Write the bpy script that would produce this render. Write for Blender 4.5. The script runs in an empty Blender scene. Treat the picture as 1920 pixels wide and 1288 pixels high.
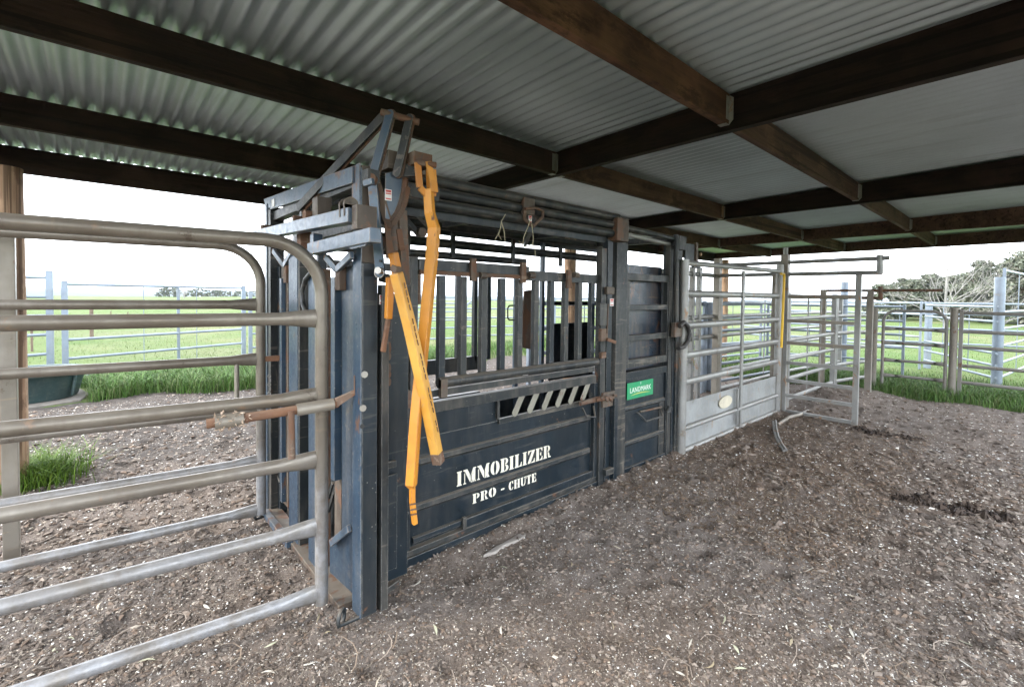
import bpy, bmesh, math, random
import numpy as np
from mathutils import Vector, Matrix, noise
R = math.radians
random.seed(7); rng = np.random.default_rng(7)
sc = bpy.context.scene
COL = sc.collection

# ------------------------------------------------------------------ camera
EYE = Vector((0, 0, 1.55)); FPX = 870.0; CX = 960.0; CY = 579.0
yaw, pit, rol = R(48.3), R(1.47), R(0.62)
cf = Vector((math.cos(yaw)*math.cos(pit), math.sin(yaw)*math.cos(pit), -math.sin(pit)))
cr0 = cf.cross(Vector((0, 0, 1))).normalized(); cu0 = cr0.cross(cf)
cr = cr0*math.cos(rol) + cu0*math.sin(rol); cu = -cr0*math.sin(rol) + cu0*math.cos(rol)
cd = bpy.data.cameras.new('camera'); cam = bpy.data.objects.new('camera', cd); COL.objects.link(cam)
m = Matrix((cr, cu, -cf)).transposed().to_4x4(); m.translation = EYE
cam.matrix_world = m
cd.sensor_fit = 'HORIZONTAL'; cd.sensor_width = 36; cd.lens = 36*FPX/1920
cd.shift_x = 0; cd.shift_y = -(644-CY)/1920
cd.clip_start = 0.05; cd.clip_end = 20000
sc.camera = cam

def P(px, py, x=None, y=None, z=None):
    """world point seen at photo pixel (px,py) on the plane x=, y= or z="""
    d = cf + cr*((px-CX)/FPX) - cu*((py-CY)/FPX)
    if x is not None: t = (x-EYE.x)/d.x
    elif y is not None: t = (y-EYE.y)/d.y
    else: t = (z-EYE.z)/d.z
    return EYE + d*t

# ------------------------------------------------------------------ world, sun, exposure
SUN_EL, SUN_AZ = R(38), R(150)
w = bpy.data.worlds.new("World"); sc.world = w; w.use_nodes = True
nt = w.node_tree; nt.nodes.clear()
def N(nt, t, **k):
    n = nt.nodes.new(t)
    for a, b in k.items(): setattr(n, a, b)
    return n
sky = N(nt, 'ShaderNodeTexSky'); sky.sky_type = 'NISHITA'; sky.sun_disc = False
sky.sun_elevation = SUN_EL; sky.sun_rotation = R(90) - SUN_AZ; sky.air_density = 1.2; sky.dust_density = 2.5
tc = N(nt, 'ShaderNodeTexCoord'); mp = N(nt, 'ShaderNodeMapping'); mp.inputs['Scale'].default_value = (1, 1, 3.2)
ns = N(nt, 'ShaderNodeTexNoise'); ns.inputs['Scale'].default_value = 2.2; ns.inputs['Detail'].default_value = 6
rp = N(nt, 'ShaderNodeValToRGB'); rp.color_ramp.elements[0].position = .30; rp.color_ramp.elements[1].position = .58
rp.color_ramp.elements[0].color = (.72, .72, .72, 1); rp.color_ramp.elements[1].color = (.98, .98, .98, 1)
cl = N(nt, 'ShaderNodeMix', data_type='RGBA')
sx_ = N(nt, 'ShaderNodeSeparateXYZ'); nt.links.new(tc.outputs['Generated'], sx_.inputs[0])
gr = N(nt, 'ShaderNodeValToRGB'); nt.links.new(sx_.outputs[2], gr.inputs[0]); nt.links.new(gr.outputs[0], cl.inputs[6+1])
gr.color_ramp.elements[0].position = .0; gr.color_ramp.elements[0].color = (14.0, 14.8, 15.8, 1)
gr.color_ramp.elements[1].position = .9; gr.color_ramp.elements[1].color = (8.6, 9.3, 10.4, 1)
bg = N(nt, 'ShaderNodeBackground'); bg.inputs[1].default_value = 0.1
ow = N(nt, 'ShaderNodeOutputWorld')
L = nt.links.new
L(tc.outputs['Generated'], mp.inputs[0]); L(mp.outputs[0], ns.inputs[0]); L(ns.outputs['Fac'], rp.inputs[0])
L(rp.outputs[0], cl.inputs[0]); L(sky.outputs[0], cl.inputs[6]); L(cl.outputs[2], bg.inputs[0]); L(bg.outputs[0], ow.inputs[0])
sl = bpy.data.lights.new('sun', 'SUN'); sl.energy = .9; sl.angle = R(14); sl.color = (1, .96, .9)
so = bpy.data.objects.new('sun', sl); COL.objects.link(so)
sd = Vector((math.cos(SUN_EL)*math.cos(SUN_AZ), math.cos(SUN_EL)*math.sin(SUN_AZ), math.sin(SUN_EL)))
so.rotation_euler = sd.to_track_quat('Z', 'Y').to_euler(); so.location = sd*50
sc.view_settings.view_transform = 'Standard'; sc.view_settings.look = 'None'
sc.view_settings.exposure = 2.36; sc.view_settings.gamma = 1
cy = sc.cycles
cy.use_denoising = True; cy.max_bounces = 8; cy.diffuse_bounces = 5; cy.glossy_bounces = 3; cy.volume_bounces = 1
cy.transparent_max_bounces = 4; cy.caustics_reflective = False; cy.caustics_refractive = False
cy.use_adaptive_sampling = True; cy.adaptive_threshold = .015

# ------------------------------------------------------------------ materials
MATS = {}
def newmat(name):
    mt = bpy.data.materials.new(name); mt.use_nodes = True
    n = mt.node_tree; b = n.nodes['Principled BSDF']; MATS[name] = mt
    return mt, n, b
def ramp(nt, src, p0, p1, c0=0., c1=1.):
    r = N(nt, 'ShaderNodeMapRange'); r.inputs[1].default_value = p0; r.inputs[2].default_value = p1
    r.inputs[3].default_value = c0; r.inputs[4].default_value = c1; r.interpolation_type = 'SMOOTHSTEP'
    nt.links.new(src, r.inputs[0]); return r.outputs[0]
def mixc(nt, fac, a, b):
    x = N(nt, 'ShaderNodeMix', data_type='RGBA')
    for s, v in ((0, fac), (6, a), (7, b)):
        if hasattr(v, 'links') or hasattr(v, 'is_linked'): nt.links.new(v, x.inputs[s])
        elif s == 0: x.inputs[0].default_value = v
        else: x.inputs[s].default_value = (*v, 1)
    return x.outputs[2]
def mul(nt, a, b, op='MULTIPLY'):
    x = N(nt, 'ShaderNodeMath', operation=op)
    for i, v in enumerate((a, b)):
        if hasattr(v, 'is_linked'): nt.links.new(v, x.inputs[i])
        else: x.inputs[i].default_value = v
    return x.outputs[0]
def noisetex(nt, scale, detail=5, rough=.6, sc3=(1, 1, 1), dist=0, rnd=37.):
    t = N(nt, 'ShaderNodeTexCoord'); oi = N(nt, 'ShaderNodeObjectInfo')
    mp = N(nt, 'ShaderNodeMapping'); mp.inputs['Scale'].default_value = sc3
    ad = N(nt, 'ShaderNodeVectorMath', operation='ADD')
    nt.links.new(t.outputs['Object'], ad.inputs[0])
    sc_ = N(nt, 'ShaderNodeMath', operation='MULTIPLY'); sc_.inputs[1].default_value = rnd
    nt.links.new(oi.outputs['Random'], sc_.inputs[0]); nt.links.new(sc_.outputs[0], ad.inputs[1])
    nt.links.new(ad.outputs[0], mp.inputs[0])
    n = N(nt, 'ShaderNodeTexNoise'); n.inputs['Scale'].default_value = scale; n.inputs['Detail'].default_value = detail
    n.inputs['Roughness'].default_value = rough; n.inputs['Distortion'].default_value = dist
    nt.links.new(mp.outputs[0], n.inputs[0]); return n.outputs['Fac']
def bump(nt, b, h, st, dist=.01):
    x = N(nt, 'ShaderNodeBump'); x.inputs['Strength'].default_value = st; x.inputs['Distance'].default_value = dist
    nt.links.new(h, x.inputs['Height']); nt.links.new(x.outputs[0], b.inputs['Normal'])
def upness(nt):
    g = N(nt, 'ShaderNodeNewGeometry'); s = N(nt, 'ShaderNodeSeparateXYZ')
    nt.links.new(g.outputs['Normal'], s.inputs[0]); return s.outputs[2]

def steel(name, c1, c2, rough=.5, metal=0., dust=(.17, .145, .115), dusta=.6, haze=.35, rust=(.10, .050, .028), rusta=.25, spec=.5, bmp=.15, speck=0., edge=None):
    mt, n, b = newmat(name)
    big = noisetex(n, 2.6, 4); fine = noisetex(n, 28, 6, .7); st = noisetex(n, 9, 5, .65, (1, 1, .18))
    c = mixc(n, ramp(n, big, .35, .65), c1, c2)
    # dust film: streaky patches, and a layer lying on upward faces
    d1 = mul(n, ramp(n, st, .42, .72), haze)
    up = mul(n, ramp(n, upness(n), .35, .9), dusta)
    d = N(n, 'ShaderNodeMath', operation='MAXIMUM'); n.links.new(d1, d.inputs[0]); n.links.new(up, d.inputs[1])
    dd = mul(n, d.outputs[0], ramp(n, fine, .2, .6, .55, 1.))
    c = mixc(n, dd, c, dust)
    rr = noisetex(n, 6.5, 7, .72, (1, 1, .6), .4)
    rm = ramp(n, rr, .66-.2*rusta, .72-.2*rusta) if rusta > 0 else None
    if rm is not None: c = mixc(n, rm, c, mixc(n, fine, rust, (rust[0]*1.5, rust[1]*1.5, rust[2]*1.5)))
    if edge:
        bv = N(n, 'ShaderNodeBevel'); bv.samples = 4; bv.inputs['Radius'].default_value = .006
        ge = N(n, 'ShaderNodeNewGeometry'); dt = N(n, 'ShaderNodeVectorMath', operation='DOT_PRODUCT')
        n.links.new(bv.outputs[0], dt.inputs[0]); n.links.new(ge.outputs['Normal'], dt.inputs[1])
        em = mul(n, ramp(n, dt.outputs['Value'], .985, .90), ramp(n, noisetex(n, 17, 5, .7), .36, .56, .12, .95))
        c = mixc(n, em, c, edge)
    sc1 = noisetex(n, 30, 3, .6, (1, 1, .06)); sc2 = noisetex(n, 34, 3, .6, (.07, 1, 1))
    scr = mul(n, mul(n, ramp(n, sc1, .66, .70), ramp(n, sc2, .60, .64), 'MAXIMUM'), ramp(n, big, .42, .6))
    c = mixc(n, mul(n, scr, haze), c, tuple(min(1, x_*1.45) for x_ in dust))
    # dried mud splashes
    ml = noisetex(n, 5.2, 8, .78, (1, 1, 1), .3)
    c = mixc(n, mul(n, ramp(n, ml, .60, .66), min(.9, haze*2.2)), c, (dust[0]*.75, dust[1]*.72, dust[2]*.7))
    if speck:
        v = N(n, 'ShaderNodeTexVoronoi'); v.inputs['Scale'].default_value = 34; v.inputs['Randomness'].default_value = 1
        t = N(n, 'ShaderNodeTexCoord'); n.links.new(t.outputs['Object'], v.inputs[0])
        sp = ramp(n, v.outputs['Distance'], .05+.10*speck, .02+.06*speck); g = ramp(n, noisetex(n, 11, 2), .5, .6)
        c = mixc(n, mul(n, mul(n, sp, g), .8), c, (.42, .38, .32))
    n.links.new(c, b.inputs['Base Color'])
    r = ramp(n, fine, .2, .8, max(.05, rough-.12), min(1, rough+.15)); n.links.new(r, b.inputs['Roughness'])
    if metal:
        if rm is not None: n.links.new(mul(n, ramp(n, mul(n, dd, 1.), 0, 1, metal, metal*.2), ramp(n, rm, 0, 1, 1, 0)), b.inputs['Metallic'])
        else: n.links.new(ramp(n, dd, 0, 1, metal, metal*.2), b.inputs['Metallic'])
    b.inputs['Specular IOR Level'].default_value = spec
    bump(n, b, fine, bmp, .002)
    return mt
NAVY = steel('navy_paint', (.006, .012, .017), (.010, .018, .025), .40, 0, spec=.35, dusta=.5, haze=.12, rusta=.12, speck=.5, edge=(.20, .19, .17))
NAVYD = steel('dusty_navy_paint', (.013, .017, .019), (.026, .029, .029), .45, 0, spec=.4, dusta=.8, haze=.38, rusta=.18, speck=.3, edge=(.20, .19, .17))
POSTB = steel('skylit_navy_post_paint', (.022, .045, .075), (.036, .064, .098), .36, .1, spec=.45, dusta=.5, haze=.22, rusta=.2, speck=.6, edge=(.26, .26, .25))  # bluer copy of the navy paint, sky light put into the colour
BLUE = steel('skylit_blue_paint', (.040, .072, .112), (.075, .108, .145), .38, .1, dusta=.5, haze=.25, rusta=.4, speck=.4, edge=(.30, .24, .18))  # lighter copy of the navy paint with the sky's reflection in its colour
PLATE = steel('lower_plate_paint', (.018, .036, .058), (.028, .048, .072), .4, 0, dusta=.55, haze=.3, rusta=.25, speck=.6, edge=(.20, .19, .17))
RUSTY = steel('rusty_steel', (.085, .055, .038), (.12, .075, .05), .8, 0, (.2, .16, .12), .5, .4, rusta=.9)
RUSTO = steel('orange_rust', (.20, .095, .048), (.13, .065, .038), .8, 0, (.2, .16, .12), .3, .2, rusta=.6)
GREASY = steel('greasy_brown_steel', (.06, .045, .035), (.10, .075, .055), .6, .1, dusta=.7, haze=.5, rusta=.7, edge=(.22, .18, .13))
YEL = steel('orange_yellow_paint', (.62, .26, .02), (.48, .175, .018), .45, 0, (.22, .14, .08), .3, .24, (.10, .04, .02), .25, edge=(.16, .09, .05))
YELF = steel('faded_yellow_paint', (.66, .36, .07), (.55, .26, .035), .4, 0, (.25, .18, .11), .25, .26, (.10, .04, .02), .25, edge=(.25, .14, .07))
GALVD = steel('muddy_galvanised_steel', (.30, .27, .225), (.22, .195, .16), .45, .35, (.20, .165, .12), .2, .75, (.17, .11, .07), .3)
def gatemat():
    mt = steel('worn_gate_galvanising', (.215, .19, .155), (.14, .118, .092), .38, .4, (.125, .10, .075), .25, .85, (.15, .10, .065), .3)
    n = mt.node_tree; b = n.nodes['Principled BSDF']; src = b.inputs['Base Color'].links[0].from_socket
    t = N(n, 'ShaderNodeTexCoord'); sp = N(n, 'ShaderNodeSeparateXYZ'); n.links.new(t.outputs['Object'], sp.inputs[0])
    wob = mul(n, noisetex(n, 3., 4), .5); z = mul(n, sp.outputs[2], wob, 'ADD')
    silver = mixc(n, ramp(n, noisetex(n, 22, 5, .7), .3, .7), (.34, .345, .355), (.235, .24, .25))
    k_ = ramp(n, z, 1.15, .45, 0, .85); fr = ramp(n, noisetex(n, 7, 5, .7), .3, .62, .25, 1.)
    n.links.new(mixc(n, mul(n, k_, fr), src, silver), b.inputs['Base Color']); return mt
GATEM = gatemat()
GALV = steel('galvanised_steel', (.31, .31, .295), (.225, .225, .215), .45, .45, (.25, .22, .18), .35, .4, (.22, .13, .07), .3)
GALVB = steel('bluish_galvanised_pipe', (.21, .25, .30), (.16, .19, .235), .4, .3, (.28, .26, .22), .2, .25, rusta=0)
SHEET = steel('galvanised_sheet', (.34, .35, .345), (.25, .26, .255), .55, .3, (.24, .21, .17), .5, .35, (.22, .14, .08), .25)
ZINC = steel('bright_bolt', (.38, .36, .33), (.26, .24, .22), .35, .7, dusta=.1, haze=.2, rusta=.2)
LEVERG = steel('olive_grey_lever', (.27, .26, .21), (.2, .19, .15), .5, .2, dusta=.4, haze=.3, rusta=.2)
BLACK = steel('black_rubber', (.012, .012, .013), (.02, .02, .02), .55, 0, dusta=.3, haze=.25, rusta=0)
SMEAR = steel('smeared_blue_sheet', (.012, .023, .038), (.020, .034, .052), .35, 0, (.15, .10, .065), .4, .55, rusta=.3, speck=.5, spec=.6)
DARKIN = steel('dark_inner_sheet', (.012, .02, .026), (.02, .028, .034), .5, 0, dusta=.5, haze=.25, rusta=.2, speck=.4)
CREAM = steel('cream_stencil_paint', (.76, .72, .60), (.68, .64, .52), .7, 0, (.3, .27, .22), .1, .15, (.03, .04, .045), .14)
STICK = steel('white_sticker', (.78, .76, .74), (.70, .68, .66), .5, 0, dusta=.1, haze=.15, rusta=0)
REDP = steel('red_sticker_print', (.62, .07, .05), (.5, .06, .05), .5, 0, dusta=.1, haze=.1, rusta=0)
GREENS = steel('green_sign', (.015, .30, .12), (.012, .26, .10), .4, 0, dusta=.1, haze=.15, rusta=0)
YPRINT = steel('yellow_print', (.75, .6, .12), (.7, .55, .1), .5, 0, dusta=0, haze=.05, rusta=0)
WPRINT = steel('white_print', (.8, .8, .78), (.75, .75, .73), .5, 0, dusta=0, haze=.05, rusta=0)
OVAL = steel('pale_plate', (.60, .55, .42), (.52, .48, .37), .5, 0, dusta=.1, haze=.2, rusta=.1)
TUBM = steel('green_plastic_tub', (.022, .05, .052), (.035, .068, .068), .5, 0, (.11, .12, .10), .3, .35, rusta=0)
CONC = steel('concrete', (.34, .31, .28), (.25, .225, .20), .9, 0, (.2, .17, .145), .3, .9, rusta=0)
SLABM = steel('dirty_concrete', (.20, .18, .16), (.13, .12, .10), .95, 0, (.16, .13, .10), .3, .9, rusta=0)
TWINE = steel('twine', (.42, .38, .26), (.34, .30, .2), .9, 0, dusta=0, haze=.2, rusta=0)
FLAKE = steel('pale_flaking_paper', (.52, .40, .30), (.42, .30, .21), .9, 0, dusta=.2, haze=.2, rusta=.2)
YSTRIP = steel('bright_yellow_strip', (.80, .48, .015), (.72, .42, .012), .4, 0, dusta=.1, haze=.1, rusta=0)

def timber(name, c1, c2, s3, rough=.85):
    mt, n, b = newmat(name)
    g = noisetex(n, 14, 8, .7, s3, 1.2); big = noisetex(n, 2.2, 4); f = noisetex(n, 60, 4, .7, s3)
    c = mixc(n, ramp(n, g, .3, .7), c1, c2)
    c = mixc(n, mul(n, ramp(n, big, .5, .7), .6), c, tuple(min(1, x*1.8) for x in c2))
    bl = noisetex(n, 6, 7, .75, tuple(v if v > .5 else .35 for v in s3)); c = mixc(n, ramp(n, bl, .52, .62, 0, .7), c, tuple(v*.45 for v in c1))
    ck = noisetex(n, 9, 3, .5, tuple(v*.4 if v < .5 else v*2.2 for v in s3), .5); c = mixc(n, mul(n, ramp(n, ck, .60, .64), .75), c, tuple(v*.3 for v in c1))
    n.links.new(c, b.inputs['Base Color']); b.inputs['Roughness'].default_value = rough
    b.inputs['Specular IOR Level'].default_value = .25
    bump(n, b, mul(n, g, f, 'ADD'), .5, .006); return mt
TX, TY, TZ = (.07, 1, 1), (1, .07, 1), (1, 1, .07)
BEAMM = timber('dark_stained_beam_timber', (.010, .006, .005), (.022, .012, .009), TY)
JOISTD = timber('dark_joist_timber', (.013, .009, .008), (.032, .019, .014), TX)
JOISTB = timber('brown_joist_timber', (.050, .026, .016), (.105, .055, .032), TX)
JOISTM = timber('mid_joist_timber', (.05, .028, .021), (.095, .056, .040), TX)
POSTM = timber('treated_post_timber', (.26, .155, .095), (.38, .26, .165), TZ)
TAN = steel('tan_rusted_post', (.21, .19, .16), (.155, .14, .12), .7, .1, (.3, .25, .18), .3, .4, rusta=.5)
PENM = steel('brownish_pen_pipe', (.22, .21, .195), (.165, .155, .14), .6, .2, (.25, .2, .15), .3, .4, rusta=.4)

def roofmat():
    mt, n, b = newmat('zinc_roof_underside')
    big = noisetex(n, 1.3, 5, rnd=0.); f = noisetex(n, 40, 6, .7, rnd=0.); st = noisetex(n, 5, 6, .7, (1, .08, 1), rnd=0.)
    c = mixc(n, ramp(n, big, .3, .7), (.55, .64, .66), (.47, .55, .57))
    c = mixc(n, mul(n, ramp(n, st, .5, .7), .35), c, (.29, .34, .345))
    n.links.new(c, b.inputs['Base Color']); b.inputs['Metallic'].default_value = .75
    n.links.new(ramp(n, f, .2, .8, .34, .5), b.inputs['Roughness']); bump(n, b, f, .15, .002); return mt
ROOFM = roofmat()

def dirtmat():
    mt, n, b = newmat('trampled_dirt')
    t = N(n, 'ShaderNodeTexCoord')
    big = noisetex(n, .9, 5, .6); mid = noisetex(n, 9, 7, .7); fine = noisetex(n, 70, 8, .75); vf = noisetex(n, 260, 4, .7)
    c = mixc(n, ramp(n, mid, .3, .7), (.160, .128, .106), (.255, .210, .176))
    c = mixc(n, ramp(n, big, .4, .65, 0, .5), c, (.27, .236, .212))
    c = mixc(n, ramp(n, fine, .32, .55, .65, 0), c, (.09, .068, .056))
    b2 = noisetex(n, 2.3, 6, .65)
    c = mixc(n, ramp(n, b2, .50, .68, 0, .42), c, (.110, .086, .070))
    # brown loose bark and manure lying beside the crush
    vm = N(n, 'ShaderNodeVectorMath', operation='DISTANCE'); n.links.new(t.outputs['Object'], vm.inputs[0]); vm.inputs[1].default_value = (5.0, 1.55, 0)
    ad = mul(n, vm.outputs['Value'], mul(n, big, 3.0), 'ADD')
    c = mixc(n, mul(n, ramp(n, ad, 3.9, 1.6), ramp(n, mid, .25, .7, .1, .75)), c, (.14, .092, .062))
    # soil coloured darker outside the roof line to offset the open sky light
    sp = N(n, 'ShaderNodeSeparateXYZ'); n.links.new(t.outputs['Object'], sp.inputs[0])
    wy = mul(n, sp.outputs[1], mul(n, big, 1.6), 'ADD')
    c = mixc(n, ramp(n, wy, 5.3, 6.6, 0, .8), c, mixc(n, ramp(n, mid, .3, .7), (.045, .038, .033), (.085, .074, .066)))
    # pale grit
    v = N(n, 'ShaderNodeTexVoronoi'); v.inputs['Scale'].default_value = 62; n.links.new(t.outputs['Object'], v.inputs[0])
    s = mul(n, ramp(n, v.outputs['Distance'], .24, .14), ramp(n, mid, .46, .58))
    c = mixc(n, mul(n, s, .6), c, (.48, .43, .36))
    n.links.new(c, b.inputs['Base Color']); b.inputs['Roughness'].default_value = .95; b.inputs['Specular IOR Level'].default_value = .15
    bump(n, b, mul(n, mul(n, fine, 1.0), mul(n, vf, .35), 'ADD'), .9, .02); return mt
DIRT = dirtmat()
def grassground():
    mt, n, b = newmat('pasture')
    t = noisetex(n, .06, 6, .6); mid = noisetex(n, .8, 6, .7); f = noisetex(n, 14, 6, .75)
    c = mixc(n, ramp(n, mid, .3, .7), (.085, .128, .036), (.118, .158, .056))
    c = mixc(n, ramp(n, t, .45, .7, 0, .7), c, (.165, .165, .095))
    p2 = noisetex(n, .22, 5, .65); c = mixc(n, ramp(n, p2, .50, .66, 0, .6), c, (.175, .165, .085)); c = mixc(n, ramp(n, p2, .46, .32, 0, .5), c, (.055, .115, .025))
    c = mixc(n, ramp(n, f, .3, .6, .25, 0), c, (.05, .08, .025))
    n.links.new(c, b.inputs['Base Color']); b.inputs['Roughness'].default_value = .9; b.inputs['Specular IOR Level'].default_value = .1
    bump(n, b, mul(n, f, mid, 'ADD'), .8, .08); return mt
PAST = grassground()
def plain(name, c, rough=.9, c2=None, scale=3., transl=0.):
    mt, n, b = newmat(name)
    x = mixc(n, ramp(n, noisetex(n, scale, 4), .35, .65), c, c2 or tuple(v*.7 for v in c))
    n.links.new(x, b.inputs['Base Color']); b.inputs['Roughness'].default_value = rough; b.inputs['Specular IOR Level'].default_value = .2
    return mt
HILLM = plain('distant_hills', (.09, .11, .09), .95, (.06, .08, .075), .004)
def vcolmat(name, rough=.8):
    mt, n, b = newmat(name); a = N(n, 'ShaderNodeAttribute', attribute_name='tint')
    n.links.new(a.outputs['Color'], b.inputs['Base Color']); b.inputs['Roughness'].default_value = rough
    b.inputs['Specular IOR Level'].default_value = .2; return mt
VC = vcolmat('mixed_litter'); VG = vcolmat('grass_blades', .6); VL = vcolmat('gum_leaves', .7)
BARKW = plain('bleached_dead_wood', (.27, .255, .24), .9, (.20, .19, .18), 3)
BARKB = plain('brown_bark', (.16, .12, .09), .9)

# ------------------------------------------------------------------ mesh helpers
class MB:
    def __init__(s): s.v = []; s.f = []; s.sm = []
    def add(s, vs, fs, smooth=False):
        o = len(s.v); s.v += [tuple(v) for v in vs]; s.f += [[i+o for i in f] for f in fs]; s.sm += [smooth]*len(fs); return s
    def box(s, a, b):
        x0, x1 = sorted((a[0], b[0])); y0, y1 = sorted((a[1], b[1])); z0, z1 = sorted((a[2], b[2]))
        return s.add([(x0,y0,z0),(x1,y0,z0),(x1,y1,z0),(x0,y1,z0),(x0,y0,z1),(x1,y0,z1),(x1,y1,z1),(x0,y1,z1)],
                     [(0,3,2,1),(4,5,6,7),(0,1,5,4),(1,2,6,5),(2,3,7,6),(3,0,4,7)])
    def bar(s, p, q, w, h, up=(0, 0, 1), rot=0.):
        p, q = Vector(p), Vector(q); d = (q-p).normalized(); u = Vector(up)
        if abs(d.dot(u)) > .98: u = Vector((0, 1, 0))
        sd_ = d.cross(u).normalized(); u = sd_.cross(d).normalized()
        if rot: sd_, u = sd_*math.cos(rot)+u*math.sin(rot), u*math.cos(rot)-sd_*math.sin(rot)
        a, b = sd_*w/2, u*h/2
        vs = [p-a-b, p+a-b, p+a+b, p-a+b, q-a-b, q+a-b, q+a+b, q-a+b]
        return s.add(vs, [(3,2,1,0),(4,5,6,7),(0,1,5,4),(1,2,6,5),(2,3,7,6),(3,0,4,7)])
    def tube(s, pts, r, n=10, rv=None, caps=True):
        """r across, rv up; either may be a list"""
        pts = [Vector(p) for p in pts]; k = len(pts); vs = []; fs = []
        rs = r if isinstance(r, (list, tuple)) else [r]*k
        vv = rs if rv is None else (rv if isinstance(rv, (list, tuple)) else [rv]*k)
        d0 = (pts[1]-pts[0]).normalized(); u = Vector((0, 0, 1)) if abs(d0.z) < .9 else Vector((1, 0, 0))
        for i, p in enumerate(pts):
            d = ((pts[min(i+1, k-1)]-p).normalized() + (p-pts[max(i-1, 0)]).normalized())
            d = d.normalized() if d.length > 1e-6 else d0
            a = d.cross(u)
            a.normalize(); u = a.cross(d).normalized()
            for j in range(n):
                t = 2*math.pi*j/n; vs.append(p + a*(math.cos(t)*rs[i]) + u*(math.sin(t)*vv[i]))
        for i in range(k-1):
            for j in range(n):
                j2 = (j+1) % n; fs.append((i*n+j, i*n+j2, (i+1)*n+j2, (i+1)*n+j))
        s.add(vs, fs, True)
        if caps: s.add(vs[:n], [tuple(range(n))]); s.add(vs[-n:], [tuple(range(n))[::-1]])
        return s
    def prism(s, poly, ax, lo, hi, rev=False):
        """poly of 2D points in the plane normal to ax, extruded lo..hi"""
        def q(a, b, c): return {0: (c, a, b), 1: (a, c, b), 2: (a, b, c)}[ax]
        n = len(poly); vs = [q(a, b, lo) for a, b in poly] + [q(a, b, hi) for a, b in poly]
        fs = [tuple(range(n)), tuple(range(2*n-1, n-1, -1))] + [(i, (i+1) % n, n+(i+1) % n, n+i) for i in range(n)]
        return s.add(vs, fs)
    def disc(s, c, nrm, r, h, n=14):
        c, nrm = Vector(c), Vector(nrm).normalized(); return s.tube([c, c+nrm*h], r, n)
    def build(s, name, mat, parent=None, bevel=0, label=None):
        me = bpy.data.meshes.new(name); me.from_pydata(s.v, [], s.f); me.update()
        bm = bmesh.new(); bm.from_mesh(me); bmesh.ops.recalc_face_normals(bm, faces=bm.faces); bm.to_mesh(me); bm.free()
        me.polygons.foreach_set('use_smooth', s.sm); me.materials.append(mat)
        o = bpy.data.objects.new(name, me); COL.objects.link(o)
        if parent:
            o.parent = parent
            o.location = -Vector(parent['wloc']) if 'wloc' in parent else (0, 0, 0)
        if bevel:
            b = o.modifiers.new('bevel', 'BEVEL'); b.width = bevel; b.segments = 2; b.limit_method = 'ANGLE'; b.angle_limit = R(50); b.harden_normals = False
        if label: o['label'] = label
        return o
def thing(name, loc, label, cat, group=None):
    o = bpy.data.objects.new(name, None); COL.objects.link(o); o.location = loc; o.empty_display_size = .2
    o['wloc'] = list(loc); o['label'] = label; o['category'] = cat
    if group: o['group'] = group
    return o
def tag(o, label, cat, group=None):
    o['label'] = label; o['category'] = cat
    if group: o['group'] = group
    return o
def done():
    for o in COL.objects:
        if 'wloc' in o: del o['wloc']
def kind(o, k, label=None):
    o['kind'] = k
    if label: o['label'] = label
    return o
def arc(c, r, a0, a1, n, e1, e2):
    c, e1, e2 = Vector(c), Vector(e1), Vector(e2)
    return [c + e1*(r*math.cos(R(a0+(a1-a0)*i/n))) + e2*(r*math.sin(R(a0+(a1-a0)*i/n))) for i in range(n+1)]
def tri_mesh(name, V, F, mat, tint=None, smooth=False):
    V = np.asarray(V, np.float32); F = np.asarray(F, np.int32); k = F.shape[1]
    me = bpy.data.meshes.new(name); me.vertices.add(len(V)); me.vertices.foreach_set('co', V.ravel())
    me.loops.add(F.size); me.loops.foreach_set('vertex_index', F.ravel())
    me.polygons.add(len(F)); me.polygons.foreach_set('loop_start', np.arange(len(F), dtype=np.int32)*k)
    me.polygons.foreach_set('use_smooth', np.full(len(F), smooth))
    me.update(); me.validate()
    if tint is not None:
        a = me.color_attributes.new('tint', 'FLOAT_COLOR', 'POINT')
        t = np.ones((len(V), 4), np.float32); t[:, :3] = tint; a.data.foreach_set('color', t.ravel())
    me.materials.append(mat); o = bpy.data.objects.new(name, me); COL.objects.link(o); return o

# ------------------------------------------------------------------ terrain
def sst(x): x = np.clip(x, 0, 1); return x*x*(3-2*x)
def dshed(x, y):
    dx = np.maximum(np.maximum(-7-x, x-9.75), 0); dy = np.maximum(np.maximum(-7-y, y-8.9), 0); return np.hypot(dx, dy)
def tz(x, y):
    x = np.asarray(x, float); y = np.asarray(y, float); r = np.hypot(x, y); d = dshed(x, y)
    th = np.arctan2(y, x)
    far = 150 + 90*sst((th-R(48))/R(35)) - 60*sst((R(20)-th)/R(25))
    z = -.28*sst((d-.3)/4.5) - 22*sst((r-far)/1500.)
    z = z + .10*np.sin(x*.21+1)*np.sin(y*.17)*sst((r-20)/40) + .5*np.sin(x*.03)*np.cos(y*.024+.8)*sst((r-60)/120)
    return z
def polar(name, radii, a0, a1, na, zf, mat, smooth=True):
    A = np.linspace(a0, a1, na); RR, AA = np.meshgrid(radii, A, indexing='ij')
    X = RR*np.cos(AA); Y = RR*np.sin(AA); Z = zf(X, Y)
    V = np.stack([X, Y, Z], -1).reshape(-1, 3); nr = len(radii)
    i, j = np.meshgrid(np.arange(nr-1), np.arange(na-1), indexing='ij'); q = (i*na+j).ravel()
    return tri_mesh(name, V, np.stack([q, q+na, q+na+1, q+1], -1), mat, smooth=smooth)
def fbm(x, y, s, o=4):
    return noise.fractal((x*s, y*s, 3.1), 1., 2., o)
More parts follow.
